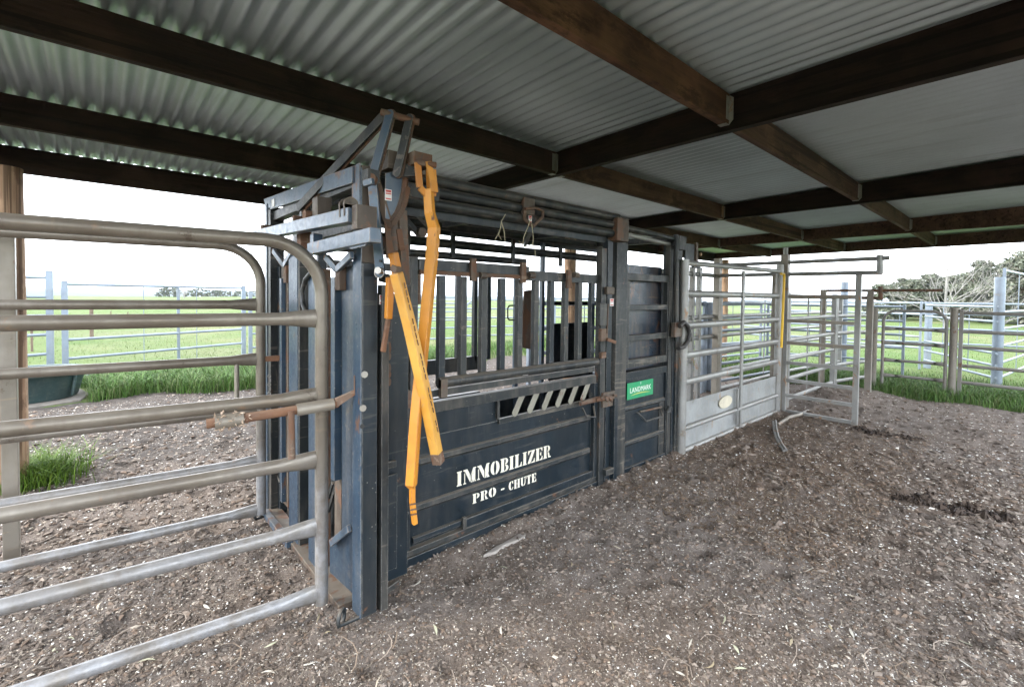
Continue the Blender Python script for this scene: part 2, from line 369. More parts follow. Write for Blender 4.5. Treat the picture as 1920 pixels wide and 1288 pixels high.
def edge_w(x, y):
    e = max(x-(9.75+.25*fbm(0, y, .9, 2)), y-(8.75+.5*fbm(x, 0, .7, 2)+.25*math.sin(x*.9+2)), -5.5-x, -5.5-y)
    return e
def ground_z(X, Y):
    Z = tz(X, Y); m_ = (X > -7) & (X < 11) & (Y > -7) & (Y < 11)
    e = np.array([edge_w(float(a_), float(b_)) for a_, b_ in zip(X[m_], Y[m_])])
    Z[m_] -= .30*sst(-e/.5); return Z
rad = np.concatenate([[0.01], np.linspace(.5, 30, 170), np.geomspace(30.5, 9000, 130)])
g = polar('ground', rad, -math.pi, math.pi, 361, ground_z, PAST); kind(g, 'structure', 'green pasture rolling away to the horizon')


# dirt yard, finely displaced
RUTS = []
for (p0_, p1_, dep) in (((1690, 932), (1740, 948), .045), ((1715, 940), (1800, 962), .06), ((1785, 952), (1890, 972), .055), ((1628, 814), (1720, 822), .035), ((1600, 806), (1650, 814), .03)):
    a = P(*p0_, z=0); b = P(*p1_, z=0); RUTS.append((a.x, a.y, b.x, b.y, dep))
def rut(x, y):
    h = 0
    for (ax, ay, bx_, by, dep) in RUTS:
        dx, dy = bx_-ax, by-ay; l = math.hypot(dx, dy); dx /= l; dy /= l
        t = (x-ax)*dx+(y-ay)*dy; s = -(x-ax)*dy+(y-ay)*dx
        if -.15 < t < l+.15 and abs(s) < .35:
            s += .03*math.sin(t*6+ax*9)+.03*noise.noise((t*8, ax, 0)); k = min(1, max(0, t+.15)*5)*min(1, max(0, l+.15-t)*5)*max(0, .8+noise.noise((t*5, ay, 0)))
            h += (-dep*1.7*math.exp(-(s/.035)**2)+dep*.6*math.exp(-((s-.10)/.05)**2)+dep*.35*math.exp(-((s+.10)/.05)**2))*k
    return h
def dents(x, y):
    h = 0; c = .34; gx, gy = math.floor(x/c), math.floor(y/c)
    for i in (-1, 0, 1):
        for j in (-1, 0, 1):
            q = noise.cell_vector(Vector(((gx+i)*1.37+.5, (gy+j)*2.11+.5, 3.3)))
            if q.z < .45: continue
            d = math.hypot(x-(gx+i+q.x)*c, y-(gy+j+q.y)*c); rr = .045+.02*q.z
            if d < rr*3: h += -.028*math.exp(-(d/rr)**2)+.012*math.exp(-((d-rr*1.6)/(rr*.5))**2)
    return h
def dz(x, y):
    h = .030*fbm(x, y, .9, 3) + .016*fbm(x+9, y, 5., 4) + .008*fbm(x, y+7, 22., 3)
    if -2 < x < 8 and -2 < y < 8: h += dents(x, y)
    # loose heap against the crush and race panel
    h += .05*math.exp(-((y-2.0)/.45)**2)*(1/(1+math.exp(-(x-3.2)*3)))*(.7+.5*fbm(x, y, 3., 2)) - .03*math.exp(-((x-2.2)/1.)**2-((y-1.9)/.4)**2)*0
    if x > 1.25: h += (.028+.02*fbm(x*2, 1., 2., 2))*math.exp(-((y-2.30)/.07)**2)*min(1, (x-1.25)*3)
    h += .14*math.exp(-((x-8.6)/.9)**2-((y-2.0)/.6)**2)
    return h + rut(x, y)
XS = np.concatenate([np.arange(-6.2, -1.2, .12), np.arange(-1.2, 3.6, .022), np.arange(3.6, 4.9, .022), np.arange(4.9, 10.4, .045)])
YS = np.concatenate([np.arange(-6.2, -1.6, .15), np.arange(-1.6, 2.6, .024), np.arange(2.6, 9.8, .05)])
V = np.empty((len(XS), len(YS), 3), np.float32)
for i, x in enumerate(XS):
    for j, y in enumerate(YS):
        e = edge_w(x, y); V[i, j] = (x, y, dz(x, y)-.16*float(sst((e+.1)/.45)) - (.5*max(0, e-.3)))
q = (np.arange(len(XS)-1)[:, None]*len(YS)+np.arange(len(YS)-1)[None]).ravel()
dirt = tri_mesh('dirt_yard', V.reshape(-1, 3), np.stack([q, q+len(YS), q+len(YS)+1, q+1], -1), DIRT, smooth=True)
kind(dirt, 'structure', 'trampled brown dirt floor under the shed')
def gz(x, y): return dz(x, y)

# ------------------------------------------------------------------ litter on the dirt (uncountable)
def scatter(n, near=.55):
    out = []
    while len(out) < n:
        u, v = random.random(), random.random()
        px = -40+2000*u; py = 680+640*(v**near)
        p = P(px, py, z=0.)
        if p.x < 9.6 and p.y < 8.6 and edge_w(p.x, p.y) < -.05: out.append((p.x, p.y))
        if random.random() < .10: out.append((random.uniform(-3.5, 7), random.uniform(-3, 3)))
    return out
def chips(name, n, size, cols, flat, seed, label, near=.55, lift=.3, elong=1.6):
    pts = scatter(n, near); m_ = len(pts); r = np.random.default_rng(seed)
    z = np.array([gz(x, y) for x, y in pts]); C = np.array([[x, y, 0] for x, y in pts]); C[:, 2] = z
    s = size[0]*(size[1]/size[0])**(r.random(m_)**1.7)*np.clip(np.hypot(C[:, 0], C[:, 1])/2.4, .85, 2.1)
    base = np.array([[1,0,0],[-1,0,0],[0,1,0],[0,-1,0],[0,0,1],[0,0,-1]], float)
    V = np.repeat(base[None], m_, 0) + r.normal(0, .22, (m_, 6, 3))
    V *= np.array([elong, 1, flat])
    ang = r.random(m_)*6.283; tl = r.normal(0, .35, m_)
    ca, sa = np.cos(ang), np.sin(ang); ct, st = np.cos(tl), np.sin(tl)
    x, y, zz = V[..., 0], V[..., 1], V[..., 2]
    y, zz = y*ct[:, None]-zz*st[:, None], y*st[:, None]+zz*ct[:, None]
    x, y = x*ca[:, None]-y*sa[:, None], x*sa[:, None]+y*ca[:, None]
    V = np.stack([x, y, zz], -1)*s[:, None, None] + C[:, None]; V[..., 2] += (s*flat*lift)[:, None]
    F0 = np.array([[0,2,4],[2,1,4],[1,3,4],[3,0,4],[2,0,5],[1,2,5],[3,1,5],[0,3,5]])
    F = (F0[None]+6*np.arange(m_)[:, None, None]).reshape(-1, 3)
    cc = np.array(cols)[r.integers(0, len(cols), m_)]*(r.uniform(.7, 1.2, m_)[:, None]); t = np.repeat(cc, 6, 0)
    o = tri_mesh(name, V.reshape(-1, 3), F, VC, t); kind(o, 'stuff', label); return o
chips('soil_clods', 42000, (.003, .013), [(.19,.152,.124),(.15,.118,.096),(.24,.20,.166),(.115,.09,.072),(.175,.128,.096)], .6, 1, 'crumbled dark soil clods over the yard', .95)
chips('pale_grit', 52000, (.0013, .0048), [(.70,.65,.57),(.60,.53,.43),(.80,.78,.74),(.46,.39,.31)], .5, 2, 'pale wood chips and grit scattered over the dirt', 1.15)
chips('pale_stones', 330, (.005, .011), [(.60,.55,.47),(.50,.44,.36),(.66,.62,.56)], .5, 3, 'larger pale chips and stones on the dirt', .6)
def strips(name, n, ln, wd, cols, seed, label, near=.6, curve=.25, leaf=False, region=None):
    r = random.Random(seed); V = []; F = []; T = []
    pts = scatter(n, near) if region is None else [(r.uniform(*region[0]), r.uniform(*region[1])) for _ in range(n)]
    for x, y in pts:
        a = r.uniform(0, 6.28); l = r.uniform(*ln); w_ = r.uniform(*wd); c = r.uniform(-curve, curve); col = r.choice(cols); k = r.uniform(.75, 1.15)
        z0 = gz(x, y)+.006; tilt = r.uniform(-.12, .2); o = len(V); nseg = 4
        for i in range(nseg+1):
            t = i/nseg; aa = a+c*(t-.5)*4; px_ = x+math.cos(aa)*l*(t-.5); py_ = y+math.sin(aa)*l*(t-.5)
            ww = w_*(math.sin(math.pi*min(.97, max(.03, t))) if leaf else 1)
            zz = z0+abs(tilt)*l*t+.003*math.sin(t*3.1)
            V += [(px_-math.sin(aa)*ww/2, py_+math.cos(aa)*ww/2, zz), (px_+math.sin(aa)*ww/2, py_-math.cos(aa)*ww/2, zz+(.25*ww if leaf else .0)), ]
            T += [tuple(v*k for v in col)]*2
            if i: F.append((o+2*i-2, o+2*i-1, o+2*i+1, o+2*i))
    o = tri_mesh(name, V, F, VC, np.array(T)); kind(o, 'stuff', label); return o
def crumbs(name, n, label):
    r = np.random.default_rng(31); base = np.array([[1,0,0],[-1,0,0],[0,1,0],[0,-1,0],[0,0,1],[0,0,-1]], float); V = []; 
    for i in range(n):
        ax, ay, bx_, by, dep = RUTS[i % len(RUTS)]; t = r.random()*1.1-.05; o = r.normal(0, .045); L_ = math.hypot(bx_-ax, by-ay)
        x = ax+(bx_-ax)*t-(by-ay)/L_*o; y = ay+(by-ay)*t+(bx_-ax)/L_*o; s_ = r.uniform(.010, .036)*(1 if abs(o) < .06 else .6)
        V.append((base+r.normal(0, .25, (6, 3)))*[s_*1.4, s_, s_*.7]+[x, y, gz(x, y)+s_*.3])
    F0 = np.array([[0,2,4],[2,1,4],[1,3,4],[3,0,4],[2,0,5],[1,2,5],[3,1,5],[0,3,5]]); F = (F0[None]+6*np.arange(n)[:, None, None]).reshape(-1, 3)
    cc = np.array([(.045,.032,.024),(.07,.05,.038),(.03,.022,.018)])[r.integers(0, 3, n)]
    kind(tri_mesh(name, np.array(V).reshape(-1, 3), F, VC, np.repeat(cc, 6, 0)), 'stuff', label)
crumbs('rut_shade_crumbs', 1900, 'soil crumbs coloured dark for the shade in the ruts')  # crumbs coloured near black to paint the shade that soft light leaves out
strips('straw_litter', 3000, (.012, .06), (.0009, .0025), [(.30,.25,.19),(.38,.33,.26),(.20,.16,.12),(.25,.21,.17)], 11, 'short straws and bark strips on the dirt')
strips('gum_leaves', 90, (.035, .085), (.006, .013), [(.46,.40,.31),(.55,.50,.42),(.36,.30,.20),(.42,.42,.30),(.62,.58,.50)], 12, 'dry gum leaves scattered on the dirt', leaf=True)
strips('curled_twigs', 90, (.10, .26), (.003, .005), [(.30,.23,.17),(.40,.33,.27)], 13, 'thin dry twigs lying on the dirt', curve=.5)
strips('bark_mulch', 9000, (.015, .06), (.002, .006), [(.18,.11,.065),(.25,.17,.11),(.13,.08,.05),(.36,.28,.2)], 14, 'loose brown bark mulch heaped beside the crush', region=((3.0, 7.2), (.7, 2.25)))

# ------------------------------------------------------------------ grass
def grass(name, pts, hr, wr, cols, seed, label, lean=.5):
    r = np.random.default_rng(seed); P_ = np.array(pts); m_ = len(P_)
    z = np.where(dshed(P_[:, 0], P_[:, 1]) < .001, -.03, tz(P_[:, 0], P_[:, 1]))
    C = np.c_[P_, z-.01]; a = r.random(m_)*6.283; h = r.uniform(*hr, m_)*P_[:, 0]**0; w_ = r.uniform(*wr, m_)
    D = np.c_[np.cos(a), np.sin(a), np.zeros(m_)]; S = np.c_[-np.sin(a), np.cos(a), np.zeros(m_)]
    ln = r.uniform(.1, lean, m_)*h; up = np.array([0, 0, 1.])
    v0 = C-S*w_[:, None]/2; v1 = C+S*w_[:, None]/2
    mpt = C+D*(ln*.35)[:, None]+up*(h*.6)[:, None]; v2 = mpt-S*w_[:, None]*.38; v3 = mpt+S*w_[:, None]*.38
    v4 = C+D*(ln*1.25)[:, None]+up*(h*(1-.25*r.random(m_)))[:, None]
    V = np.stack([v0, v1, v2, v3, v4], 1).reshape(-1, 3)
    F = (np.array([[0,1,3],[0,3,2],[2,3,4]])[None]+5*np.arange(m_)[:, None, None]).reshape(-1, 3)
    cc = np.array(cols)[r.integers(0, len(cols), m_)]*r.uniform(.75, 1.2, m_)[:, None]
    o = tri_mesh(name, V, F, VG, np.repeat(cc, 5, 0)); kind(o, 'stuff', label); return o
GC = [(.060,.125,.024),(.075,.150,.028),(.042,.085,.020),(.095,.165,.042),(.13,.16,.06)]
def clump(n, fx, fy, cond):
    out = []
    while len(out) < n:
        x, y = random.uniform(*fx), random.uniform(*fy)
        if cond(x, y) and noise.noise((x*1.7, y*1.7, 0))*.5+.6 > random.random(): out.append((x, y))
    return out
grass('tall_grass_verge', clump(26000, (-1.5, 6.5), (8.3, 12.), lambda x, y: edge_w(x, y) > -.25 and not (x < -.12 and y < 10.45) and random.random() < math.exp(-(y-8.9)*.35)), (.20, .42), (.006, .011), GC, 21, 'tall lush grass along the far edge of the dirt', .9)
grass('grass_by_right_pens', clump(30000, (9.4, 15), (-3.5, 4.2), lambda x, y: edge_w(x, y) > -.2 and random.random() < math.exp(-max(0, x-11)*.3)), (.10, .24), (.006, .012), GC, 22, 'short grass growing along the right hand pens', .6)
grass('grass_behind_race', clump(16000, (6.5, 15), (4.2, 14.), lambda x, y: edge_w(x, y) > -.2), (.12, .25), (.008, .016), GC, 23, 'grass in the yards beyond the race', .7)
def fieldpts(n, r0, r1):
    out = []
    while len(out) < n:
        a = R(random.uniform(-4, 100)); r = r0*(r1/r0)**random.random(); x, y = r*math.cos(a), r*math.sin(a)
        if dshed(x, y) > .3: out.append((x, y))
    return out
grass('field_grass', fieldpts(45000, 11, 60), (.03, .08), (.008, .02), [(.09,.135,.038),(.118,.158,.055),(.10,.145,.045),(.16,.16,.085)], 24, 'grazed pasture grass in the near field', .8)
tf = P(70, 905, z=0)
grass('grass_tuft', [(tf.x+random.gauss(0, .13), tf.y+random.gauss(0, .13)) for _ in range(1500)], (.14, .36), (.004, .008), [(.10,.18,.02),(.14,.22,.03),(.07,.13,.02)], 25, 'bright green grass tuft at the foot of the wooden post', .9)

# ------------------------------------------------------------------ shed
shed = thing('open_shed', (6.0, 1.0, 0), 'open sided shed with corrugated zinc roof on dark timber beams', 'shed')
def rz(y): return 2.820-.02*y         # underside of sheeting on the joists
PITCH, AMP = .0915, .0130
def roof_sheet(x0, nc, y0, y1, dzv):
    ns = 10; n_ = nc*ns+1; V = []; F = []
    ys = np.linspace(y0, y1, 5)
    for y in ys:
        for i in range(n_):
            x = x0+i*PITCH/ns
            V.append((x, y, rz(y)+AMP+dzv+AMP*math.cos(2*math.pi*i/ns)))
    for a in range(4):
        for i in range(n_-1): q = a*n_+i; F.append((q, q+1, q+n_+1, q+n_))
    mb = MB(); mb.add(V, F, True); return mb
k = 0; x = -1.02
while x < 11.9:
    for (a, b, e) in ((-1.05, 5.56, 0),):
        o = roof_sheet(x, 9, a, b, (k % 2)*.0022+e+.001).build('roof_sheet', ROOFM, shed)
    x += PITCH*8; k += 1
BX = [-.64, 2.90, 6.05, 9.12, 11.82]
for i, bx in enumerate(BX):
    b = MB(); b.add([(bx-.03,-.98,2.575),(bx+.03,-.98,2.575),(bx+.03,5.6,2.575),(bx-.03,5.6,2.575),
                     (bx-.03,-.98,rz(-.98)-.002),(bx+.03,-.98,rz(-.98)-.002),(bx+.03,5.6,rz(5.6)-.002),(bx-.03,5.6,rz(5.6)-.002)],
                    [(0,3,2,1),(4,5,6,7),(0,1,5,4),(1,2,6,5),(2,3,7,6),(3,0,4,7)])
    b.build('beam', BEAMM if i < 3 else JOISTM, shed, .004)
JY = [-.18, 1.28, 2.71, 4.15]
for i in range(len(BX)-1):
    for j, jy in enumerate(JY):
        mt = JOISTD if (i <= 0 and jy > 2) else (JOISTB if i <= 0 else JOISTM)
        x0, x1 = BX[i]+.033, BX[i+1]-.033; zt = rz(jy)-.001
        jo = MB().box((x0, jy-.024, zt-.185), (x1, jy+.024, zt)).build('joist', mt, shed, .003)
        for xe, sgn in ((x0, 1), (x1, -1)):
            h = MB()
            h.box((xe, jy-.0265, zt-.16), (xe+sgn*.045, jy-.0245, zt-.02)); h.box((xe, jy+.0245, zt-.16), (xe+sgn*.045, jy+.0265, zt-.02))
            h.box((xe, jy-.0265, zt-.188), (xe+sgn*.045, jy+.0265, zt-.1855))
            h.prism([(jy-.0245, zt-.188), (jy-.05, zt-.16), (jy-.05, zt-.03), (jy-.0245, zt-.01)], 0, xe+sgn*.001, xe+sgn*.003)
            h.build('joist_hanger', GALV, jo)
            bpy.data.objects[-1] if False else None
# edge bearers along the far and near eaves
for yy, x0, x1 in ((5.47, -.9, 11.95), (-.93, -.9, 11.95)):
    MB().box((x0, yy-.028, 2.505), (x1, yy+.028, rz(yy)-.002)).build('eaves_bearer', JOISTD, shed, .004)
for (px_, py_) in ((-.53, 5.27), (6.05, 5.30), (12.15, 5.35), (-.56, -.80), (6.05, -.80), (12.0, -.80)):
    pb = MB(); zt = 2.50 if px_ < 0 or py_ < 0 else 2.57
    pb.tube([(px_+.004*math.sin(t*3), py_+.004*math.cos(t*2), -.1+(zt+.1)*t) for t in np.linspace(0, 1, 9)], [.105-.006*t for t in np.linspace(0, 1, 9)], 20)
    pb.build('post', POSTM, shed)
# fix sub-part offsets of hangers (their parent is a child mesh)
for o in COL.objects:
    if o.name.startswith('joist_hanger'): o.location = (0, 0, 0)

# ------------------------------------------------------------------ gates of tube rail
def rail_gate(name, label, A, B, heights, rr, mat, zb, corner=.24, group=None, cat='gate', both=True, stile=None, nb=10, square=False, cols=None):
    """A: latch end (x,y); B: hinge end (x,y)"""
    A3, B3 = Vector((A[0], A[1], 0)), Vector((B[0], B[1], 0)); d = (B3-A3); ln = d.length; d.normalize(); up = Vector((0, 0, 1))
    t = thing(name, (B[0], B[1], 0), label, cat, group); top = heights[0]
    pts = [A3+up*zb]
    pts += [A3+up*(top-corner)] + arc(A3+d*corner+up*(top-corner), corner, 180, 90, 8, d, up)[1:]
    if both: pts += arc(B3-d*corner+up*(top-corner), corner, 90, 0, 8, d, up) + [B3+up*zb]
    else: pts += [B3+up*top]
    MB().tube(pts, rr, nb).build('frame', mat, t)
    for h in heights[1:]:
        p0, p1 = A3+up*h+d*rr*.6, B3+up*h-d*rr*.6
        fl = [p0, p0+d*.05, p0+d*.16] + [p0.lerp(p1, k/6) for k in range(1, 6)] + [p1-d*.16, p1-d*.05, p1]
        n_ = len(fl); ra = [rr*.55, rr*.62, rr*.9]+[rr*.92]*(n_-6)+[rr*.9, rr*.62, rr*.55]; rb = [rr*1.5, rr*1.4, rr]+[rr*.98]*(n_-6)+[rr, rr*1.4, rr*1.5]
        MB().tube(fl, ra, nb, rb).build('rail', mat, t)
    if stile:
        for s_ in stile:
            c = A3+d*(ln*s_); MB().box(Vector(c)+Vector((-.02, -.006, heights[-1])), Vector(c)+Vector((.02, .006, top))).build('stile', mat, t)
    return t, A3, B3, d
HA = [1.795, 1.437, 1.062, .757, .428, .100]; HB = [1.862, 1.480, 1.114, .774, .424, .090]
gA, A3, B3, dA = rail_gate('yard_gate', 'nearest muddy pipe gate with round corner, bolted to the crush post', (.801, 2.276), (-2.05, 2.640), HA, .0305, GATEM, .045)
gB, A4, B4, dB = rail_gate('yard_gate', 'muddy pipe gate standing behind the nearest gate, by the far crush post', (.813, 3.455), (-1.95, 3.79), HB, .030, GATEM, .06)
# short strut under rail of gate B, latches
p = A4+dB*.14; MB().tube([p+Vector((0,0,.79)), p+Vector((0,0,1.10))], .014, 8).build('strut', GALVD, gB)
p = A4-dB*.02; lt = MB(); lt.bar(p+Vector((0,0,1.112)), p-dB*.13+Vector((0,0,1.112)), .03, .035); lt.build('latch_bolt', RUSTO, gB)
off = Vector((.016, -.055, 0))
c0 = A3+dA*.46+off; c1 = A3-dA*.02+off
z0 = 1.018
MB().tube([c0+Vector((0,0,z0-.012)), c0.lerp(c1, .22)+Vector((0,0,z0-.008))], .029, 12).build('latch_sleeve', GALVD, gA)
MB().tube([c0.lerp(c1, .66)+Vector((0,0,z0+.002)), c1+Vector((0,0,z0+.01))], .029, 12).build('latch_sleeve', GALVD, gA)
MB().tube([c0+dA*.03+Vector((0,0,z0-.012)), c1-dA*.02+Vector((0,0,z0+.01))], .021, 12).build('latch_bolt', RUSTO, gA)
MB().add(*(lambda a, b: ([a+Vector((0,.012,-.022)), a+Vector((0,-.012,-.022)), a+Vector((0,-.012,.022)), a+Vector((0,.012,.022)), b+Vector((0,.009,-.008)), b+Vector((0,-.009,-.008)), b+Vector((0,-.009,.014)), b+Vector((0,.009,.014))],
      [(3,2,1,0),(4,5,6,7),(0,1,5,4),(1,2,6,5),(2,3,7,6),(3,0,4,7)]))(c1+Vector((0,0,z0+.01)), Vector((.903, 2.135, 1.085)))).build('latch_tongue', RUSTY, gA)
hp = c0.lerp(c1, .60)
MB().tube([hp+Vector((0,-.022,z0+.005)), hp+Vector((0,-.026,z0-.08)), hp+Vector((0,-.03,z0-.21))], [.014, .014, .016], 10).build('latch_handle', RUSTY, gA)
fk = MB()
for i in range(70):
    t = random.random()*.26+.0; a = random.uniform(0, 6.28); p = c0.lerp(c1, t)+Vector((0, math.cos(a)*.030, z0-.012+math.sin(a)*.030)); s_ = random.uniform(.003, .009)
    q = [p+Vector([random.gauss(0, s_) for _ in range(3)]) for _ in range(4)]; fk.add(q, [(0,1,2),(0,2,3),(0,3,1),(1,3,2)])
fk.build('flaking_tape', FLAKE, gA)
def post(name, x, y, z1, s_, mat, label, rnd=False, cat='post', group=None, z0=-.35):
    m_ = MB()
    if rnd: m_.tube([(x, y, z0), (x, y, z1)], s_/2, 14)
    else: m_.box((x-s_/2, y-s_/2, z0), (x+s_/2, y+s_/2, z1))
    o = m_.build(name, mat, None, 0 if rnd else .003); return tag(o, label, cat, group)
gp = P(23, 1055, z=0); post('gate_post', gp.x+.0, gp.y, 1.88, .066, GALVD, 'grey square steel post standing in front of the round wooden post')
post('gate_post', -2.12, 2.66, 1.95, .09, GALV, 'grey square steel post at the hinge end of the nearest gate')
post('gate_post', -2.03, 3.80, 1.95, .09, GALV, 'grey square steel post at the hinge end of the second gate')

exec_parts = True
# ------------------------------------------------------------------ cattle crush
cr_ = thing('cattle_crush', (1.0, 2.8, 0), 'dark navy steel cattle crush with yellow levers and white stencilled name', 'cattle crush')
NS, FS = 2.36, 3.30            # near and far side planes
def Yx(px, py=600, y=NS): return P(px, py, y=y).x
def bx(name, a, b, mat=NAVY, bev=.003, parent=cr_, label=None): return MB().box(a, b).build(name, mat, parent, bev, label)
def br(name, p, q, w_, h, mat=NAVY, up=(0,0,1), rot=0, bev=.003, parent=cr_, label=None): return MB().bar(p, q, w_, h, up, rot).build(name, mat, parent, bev, label)
# --- front frame, near post (channel): front face coloured as sky-lit, bolted web
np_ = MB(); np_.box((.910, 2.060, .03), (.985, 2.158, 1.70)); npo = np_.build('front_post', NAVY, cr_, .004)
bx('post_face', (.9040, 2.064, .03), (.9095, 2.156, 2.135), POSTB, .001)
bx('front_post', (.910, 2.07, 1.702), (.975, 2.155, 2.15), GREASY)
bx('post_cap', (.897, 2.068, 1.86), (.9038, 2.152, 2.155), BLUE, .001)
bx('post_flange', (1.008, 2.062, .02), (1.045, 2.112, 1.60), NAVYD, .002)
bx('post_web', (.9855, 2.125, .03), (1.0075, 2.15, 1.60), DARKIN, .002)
for z in (1.075, .915):
    c = P(683+(.0 if z > 1 else -3), 702 if z > 1 else 765, y=2.059); MB().disc((c.x, 2.060, c.z), (0, -1, 0), .016, .007, 8).build('bolt', ZINC, cr_, .002)
MB().disc((P(679, 799, y=2.059).x, 2.0598, P(679, 799, y=2.059).z), (0, -1, 0), .011, .002).build('bolt_hole', BLACK, cr_)
# latch slot in the face
bx('latch_slot', (.9015, 2.125, 1.075), (.9038, 2.139, 1.17), RUSTY, 0)
# far post
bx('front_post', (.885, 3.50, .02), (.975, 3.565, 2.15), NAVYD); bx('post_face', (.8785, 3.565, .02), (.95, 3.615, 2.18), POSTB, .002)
# header plate between posts
hd = MB(); a, b = P(499, 374, x=.90), P(666, 313, x=.90); c, d = P(666, 344, x=.90), P(503, 396, x=.90)
hd.prism([(a.y, a.z), (b.y, b.z), (c.y, c.z), (d.y, d.z)], 0, .885, .90); hd.build('header_plate', BLUE, cr_, .002, 'long blue grey head plate')
bx('header_channel', (.905, 2.0, 2.06), (.965, 3.55, 2.12), NAVYD)
hp_ = P(512, 381, x=.882); bx('sticker', (.881, hp_.y-.03, hp_.z-.025), (.8835, hp_.y+.03, hp_.z+.025), STICK, 0)
# post cap piece at near top
# inner head frame (dark), behind the sliders
bx('inner_header', (1.03, 2.14, 1.90), (1.10, 3.50, 2.02), NAVYD); bx('inner_header', (1.03, 2.14, 1.78), (1.10, 2.40, 1.84), GREASY)
bx('inner_header', (1.03, 2.14, 2.07), (1.09, 3.5, 2.14), NAVYD)
# slider bars
def ybar(name, a, b, h, d_, mat, x):
    a, b = P(*a, x=x), P(*b, x=x); return br(name, a, b, d_, h, mat)
ybar('slider_bar', (482, 442), (664, 404), .062, .055, BLUE, .80)
ybar('slider_bar', (585, 468), (704, 441), .060, .05, BLUE, .83)
def blk(px, py, x, sx, sy, sz, mat, name='guide_block', bev=.003):
    c = P(px, py, x=x); return bx(name, (x, c.y-sy/2, c.z-sz/2), (x+sx, c.y+sy/2, c.z+sz/2), mat, bev)
blk(490, 428, .79, .06, .05, .045, RUSTY); blk(549, 413, .79, .05, .035, .05, RUSTY)
blk(590, 392, .80, .07, .075, .115, GREASY); blk(664, 407, .79, .09, .05, .10, GREASY)
c = P(576, 404, x=.79); MB().tube([(.775, c.y, c.z), (.85, c.y, c.z)], .026, 12).build('roller', RUSTO, cr_)
for yy in (0, .05):
    c = P(658, 384, x=.80); lg = MB(); lg.tube([(.80, c.y+yy-.006, c.z), (.80, c.y+yy+.006, c.z)], .032, 14); lg.box((.77, c.y+yy-.006, c.z-.05), (.83, c.y+yy+.006, c.z)); lg.build('lug', GREASY, cr_)
blk(563, 398, .86, .05, .035, .12, NAVYD, 'upright'); blk(584, 452, .83, .05, .05, .075, BLUE, 'upright'); blk(560, 455, .86, .06, .07, .13, RUSTY, 'upright')
blk(604, 458, .85, .04, .035, .05, RUSTO)
# gusset where the sliders meet the post
gs = MB(); pts = [P(*q, x=.83) for q in ((655, 462), (668, 440), (690, 430), (700, 450), (690, 462), (665, 468))]
gs.prism([(q.y, q.z) for q in pts], 0, .815, .827); gs.build('gusset', BLUE, cr_, .001)
br('gusset_brace', P(640, 452, x=.86), P(676, 445, x=.88), .05, .05, RUSTY)
# V braces over the neck yokes
for (a, b, c, mt) in (((513, 470), (533, 498), (548, 472), BLUE), ((612, 482), (632, 506), (660, 478), BLUE)):
    for q in (a, c): br('yoke_brace', P(*q, x=.88), P(*b, x=.90), .02, .035, mt)
    for q in (a, c): br('yoke_brace', P(*q, x=.905), P(*b, x=.915), .03, .03, RUSTY)
    c2 = P(b[0]+2, b[1]+12, x=.90); bx('yoke_joint', (.895, c2.y-.03, c2.z-.07), (.93, c2.y+.03, c2.z+.05), RUSTY)
# neck yokes and door leaves: vertical members in the front plane (pixel left, right, top, bottom, depth x)
def vert(pl, pr, top, bot, x, th, mat, name='yoke_bar', bev=.003):
    a, b = P(pl, top, x=x), P(pr, top, x=x); z1 = a.z; z0 = P((pl+pr)/2, bot, x=x).z
    return bx(name, (x, b.y, max(z0, .02)), (x+th, a.y, z1), mat, bev)
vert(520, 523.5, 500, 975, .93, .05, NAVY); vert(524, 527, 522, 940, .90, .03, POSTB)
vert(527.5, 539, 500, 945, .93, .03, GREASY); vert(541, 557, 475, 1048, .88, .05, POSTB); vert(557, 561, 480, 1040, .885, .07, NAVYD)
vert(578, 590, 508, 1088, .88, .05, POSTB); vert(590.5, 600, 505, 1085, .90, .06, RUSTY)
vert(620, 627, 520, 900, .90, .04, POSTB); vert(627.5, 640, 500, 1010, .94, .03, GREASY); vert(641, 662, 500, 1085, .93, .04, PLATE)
vert(561, 574, 480, 1060, 1.00, .01, DARKIN, 'yoke_sheet', 0)
vert(592, 628, 560, 1080, 1.00, .01, DARKIN, 'yoke_sheet', 0)
vert(519, 541, 500, 1000, 1.0, .01, DARKIN, 'yoke_sheet', 0)
# bent handle bar
MB().tube([P(*q, x=.87) for q in ((600, 503), (585, 510), (573, 524), (567, 545), (568, 570), (575, 590), (583, 610))], .014, 10).build('bent_handle', NAVYD, cr_)
# low plates and sill
pp = [P(*q, x=.935) for q in ((505, 938), (560, 995), (560, 1058), (548, 1052), (507, 965))]
MB().prism([(q.y, q.z) for q in pp], 0, .935, .945).build('low_plate', PLATE, cr_, .001)
pp = [P(*q, x=.925) for q in ((618, 1010), (663, 985), (664, 1115), (618, 1072))]
MB().prism([(q.y, q.z) for q in pp], 0, .925, .935).build('low_plate', PLATE, cr_, .001)
br('low_strut', P(621, 1018, x=.90), P(655, 990, x=.90), .02, .035, BLUE)
for q in ((596, 1000), (608, 985)): br('low_strut', P(*q, x=.95), P(q[0]+28, q[1]-95, x=.95), .015, .02, NAVYD)
br('sill', Vector((.90, 3.52, .035)), Vector((.90, 2.2, .025)), .09, .035, GREASY); bx('sill', (.83, 2.95, .02), (.87, 3.5, .06), BLUE)
br('strut', P(500, 830, x=.93), P(525, 905, x=.93), .014, .014, NAVYD)
for (q, s_) in (((640, 1160), 1), ((484, 966), 1)):
    c = P(*q, z=.04); MB().tube(arc((c.x, c.y, .045), .035, -60, 210, 9, (.7, .7, 0), (0, 0, 1)) + [Vector((.93, c.y-.03 if q[0] > 600 else c.y, .03))], .010, 8).build('drawbar_hook', BLACK if q[0] < 600 else NAVYD, cr_)
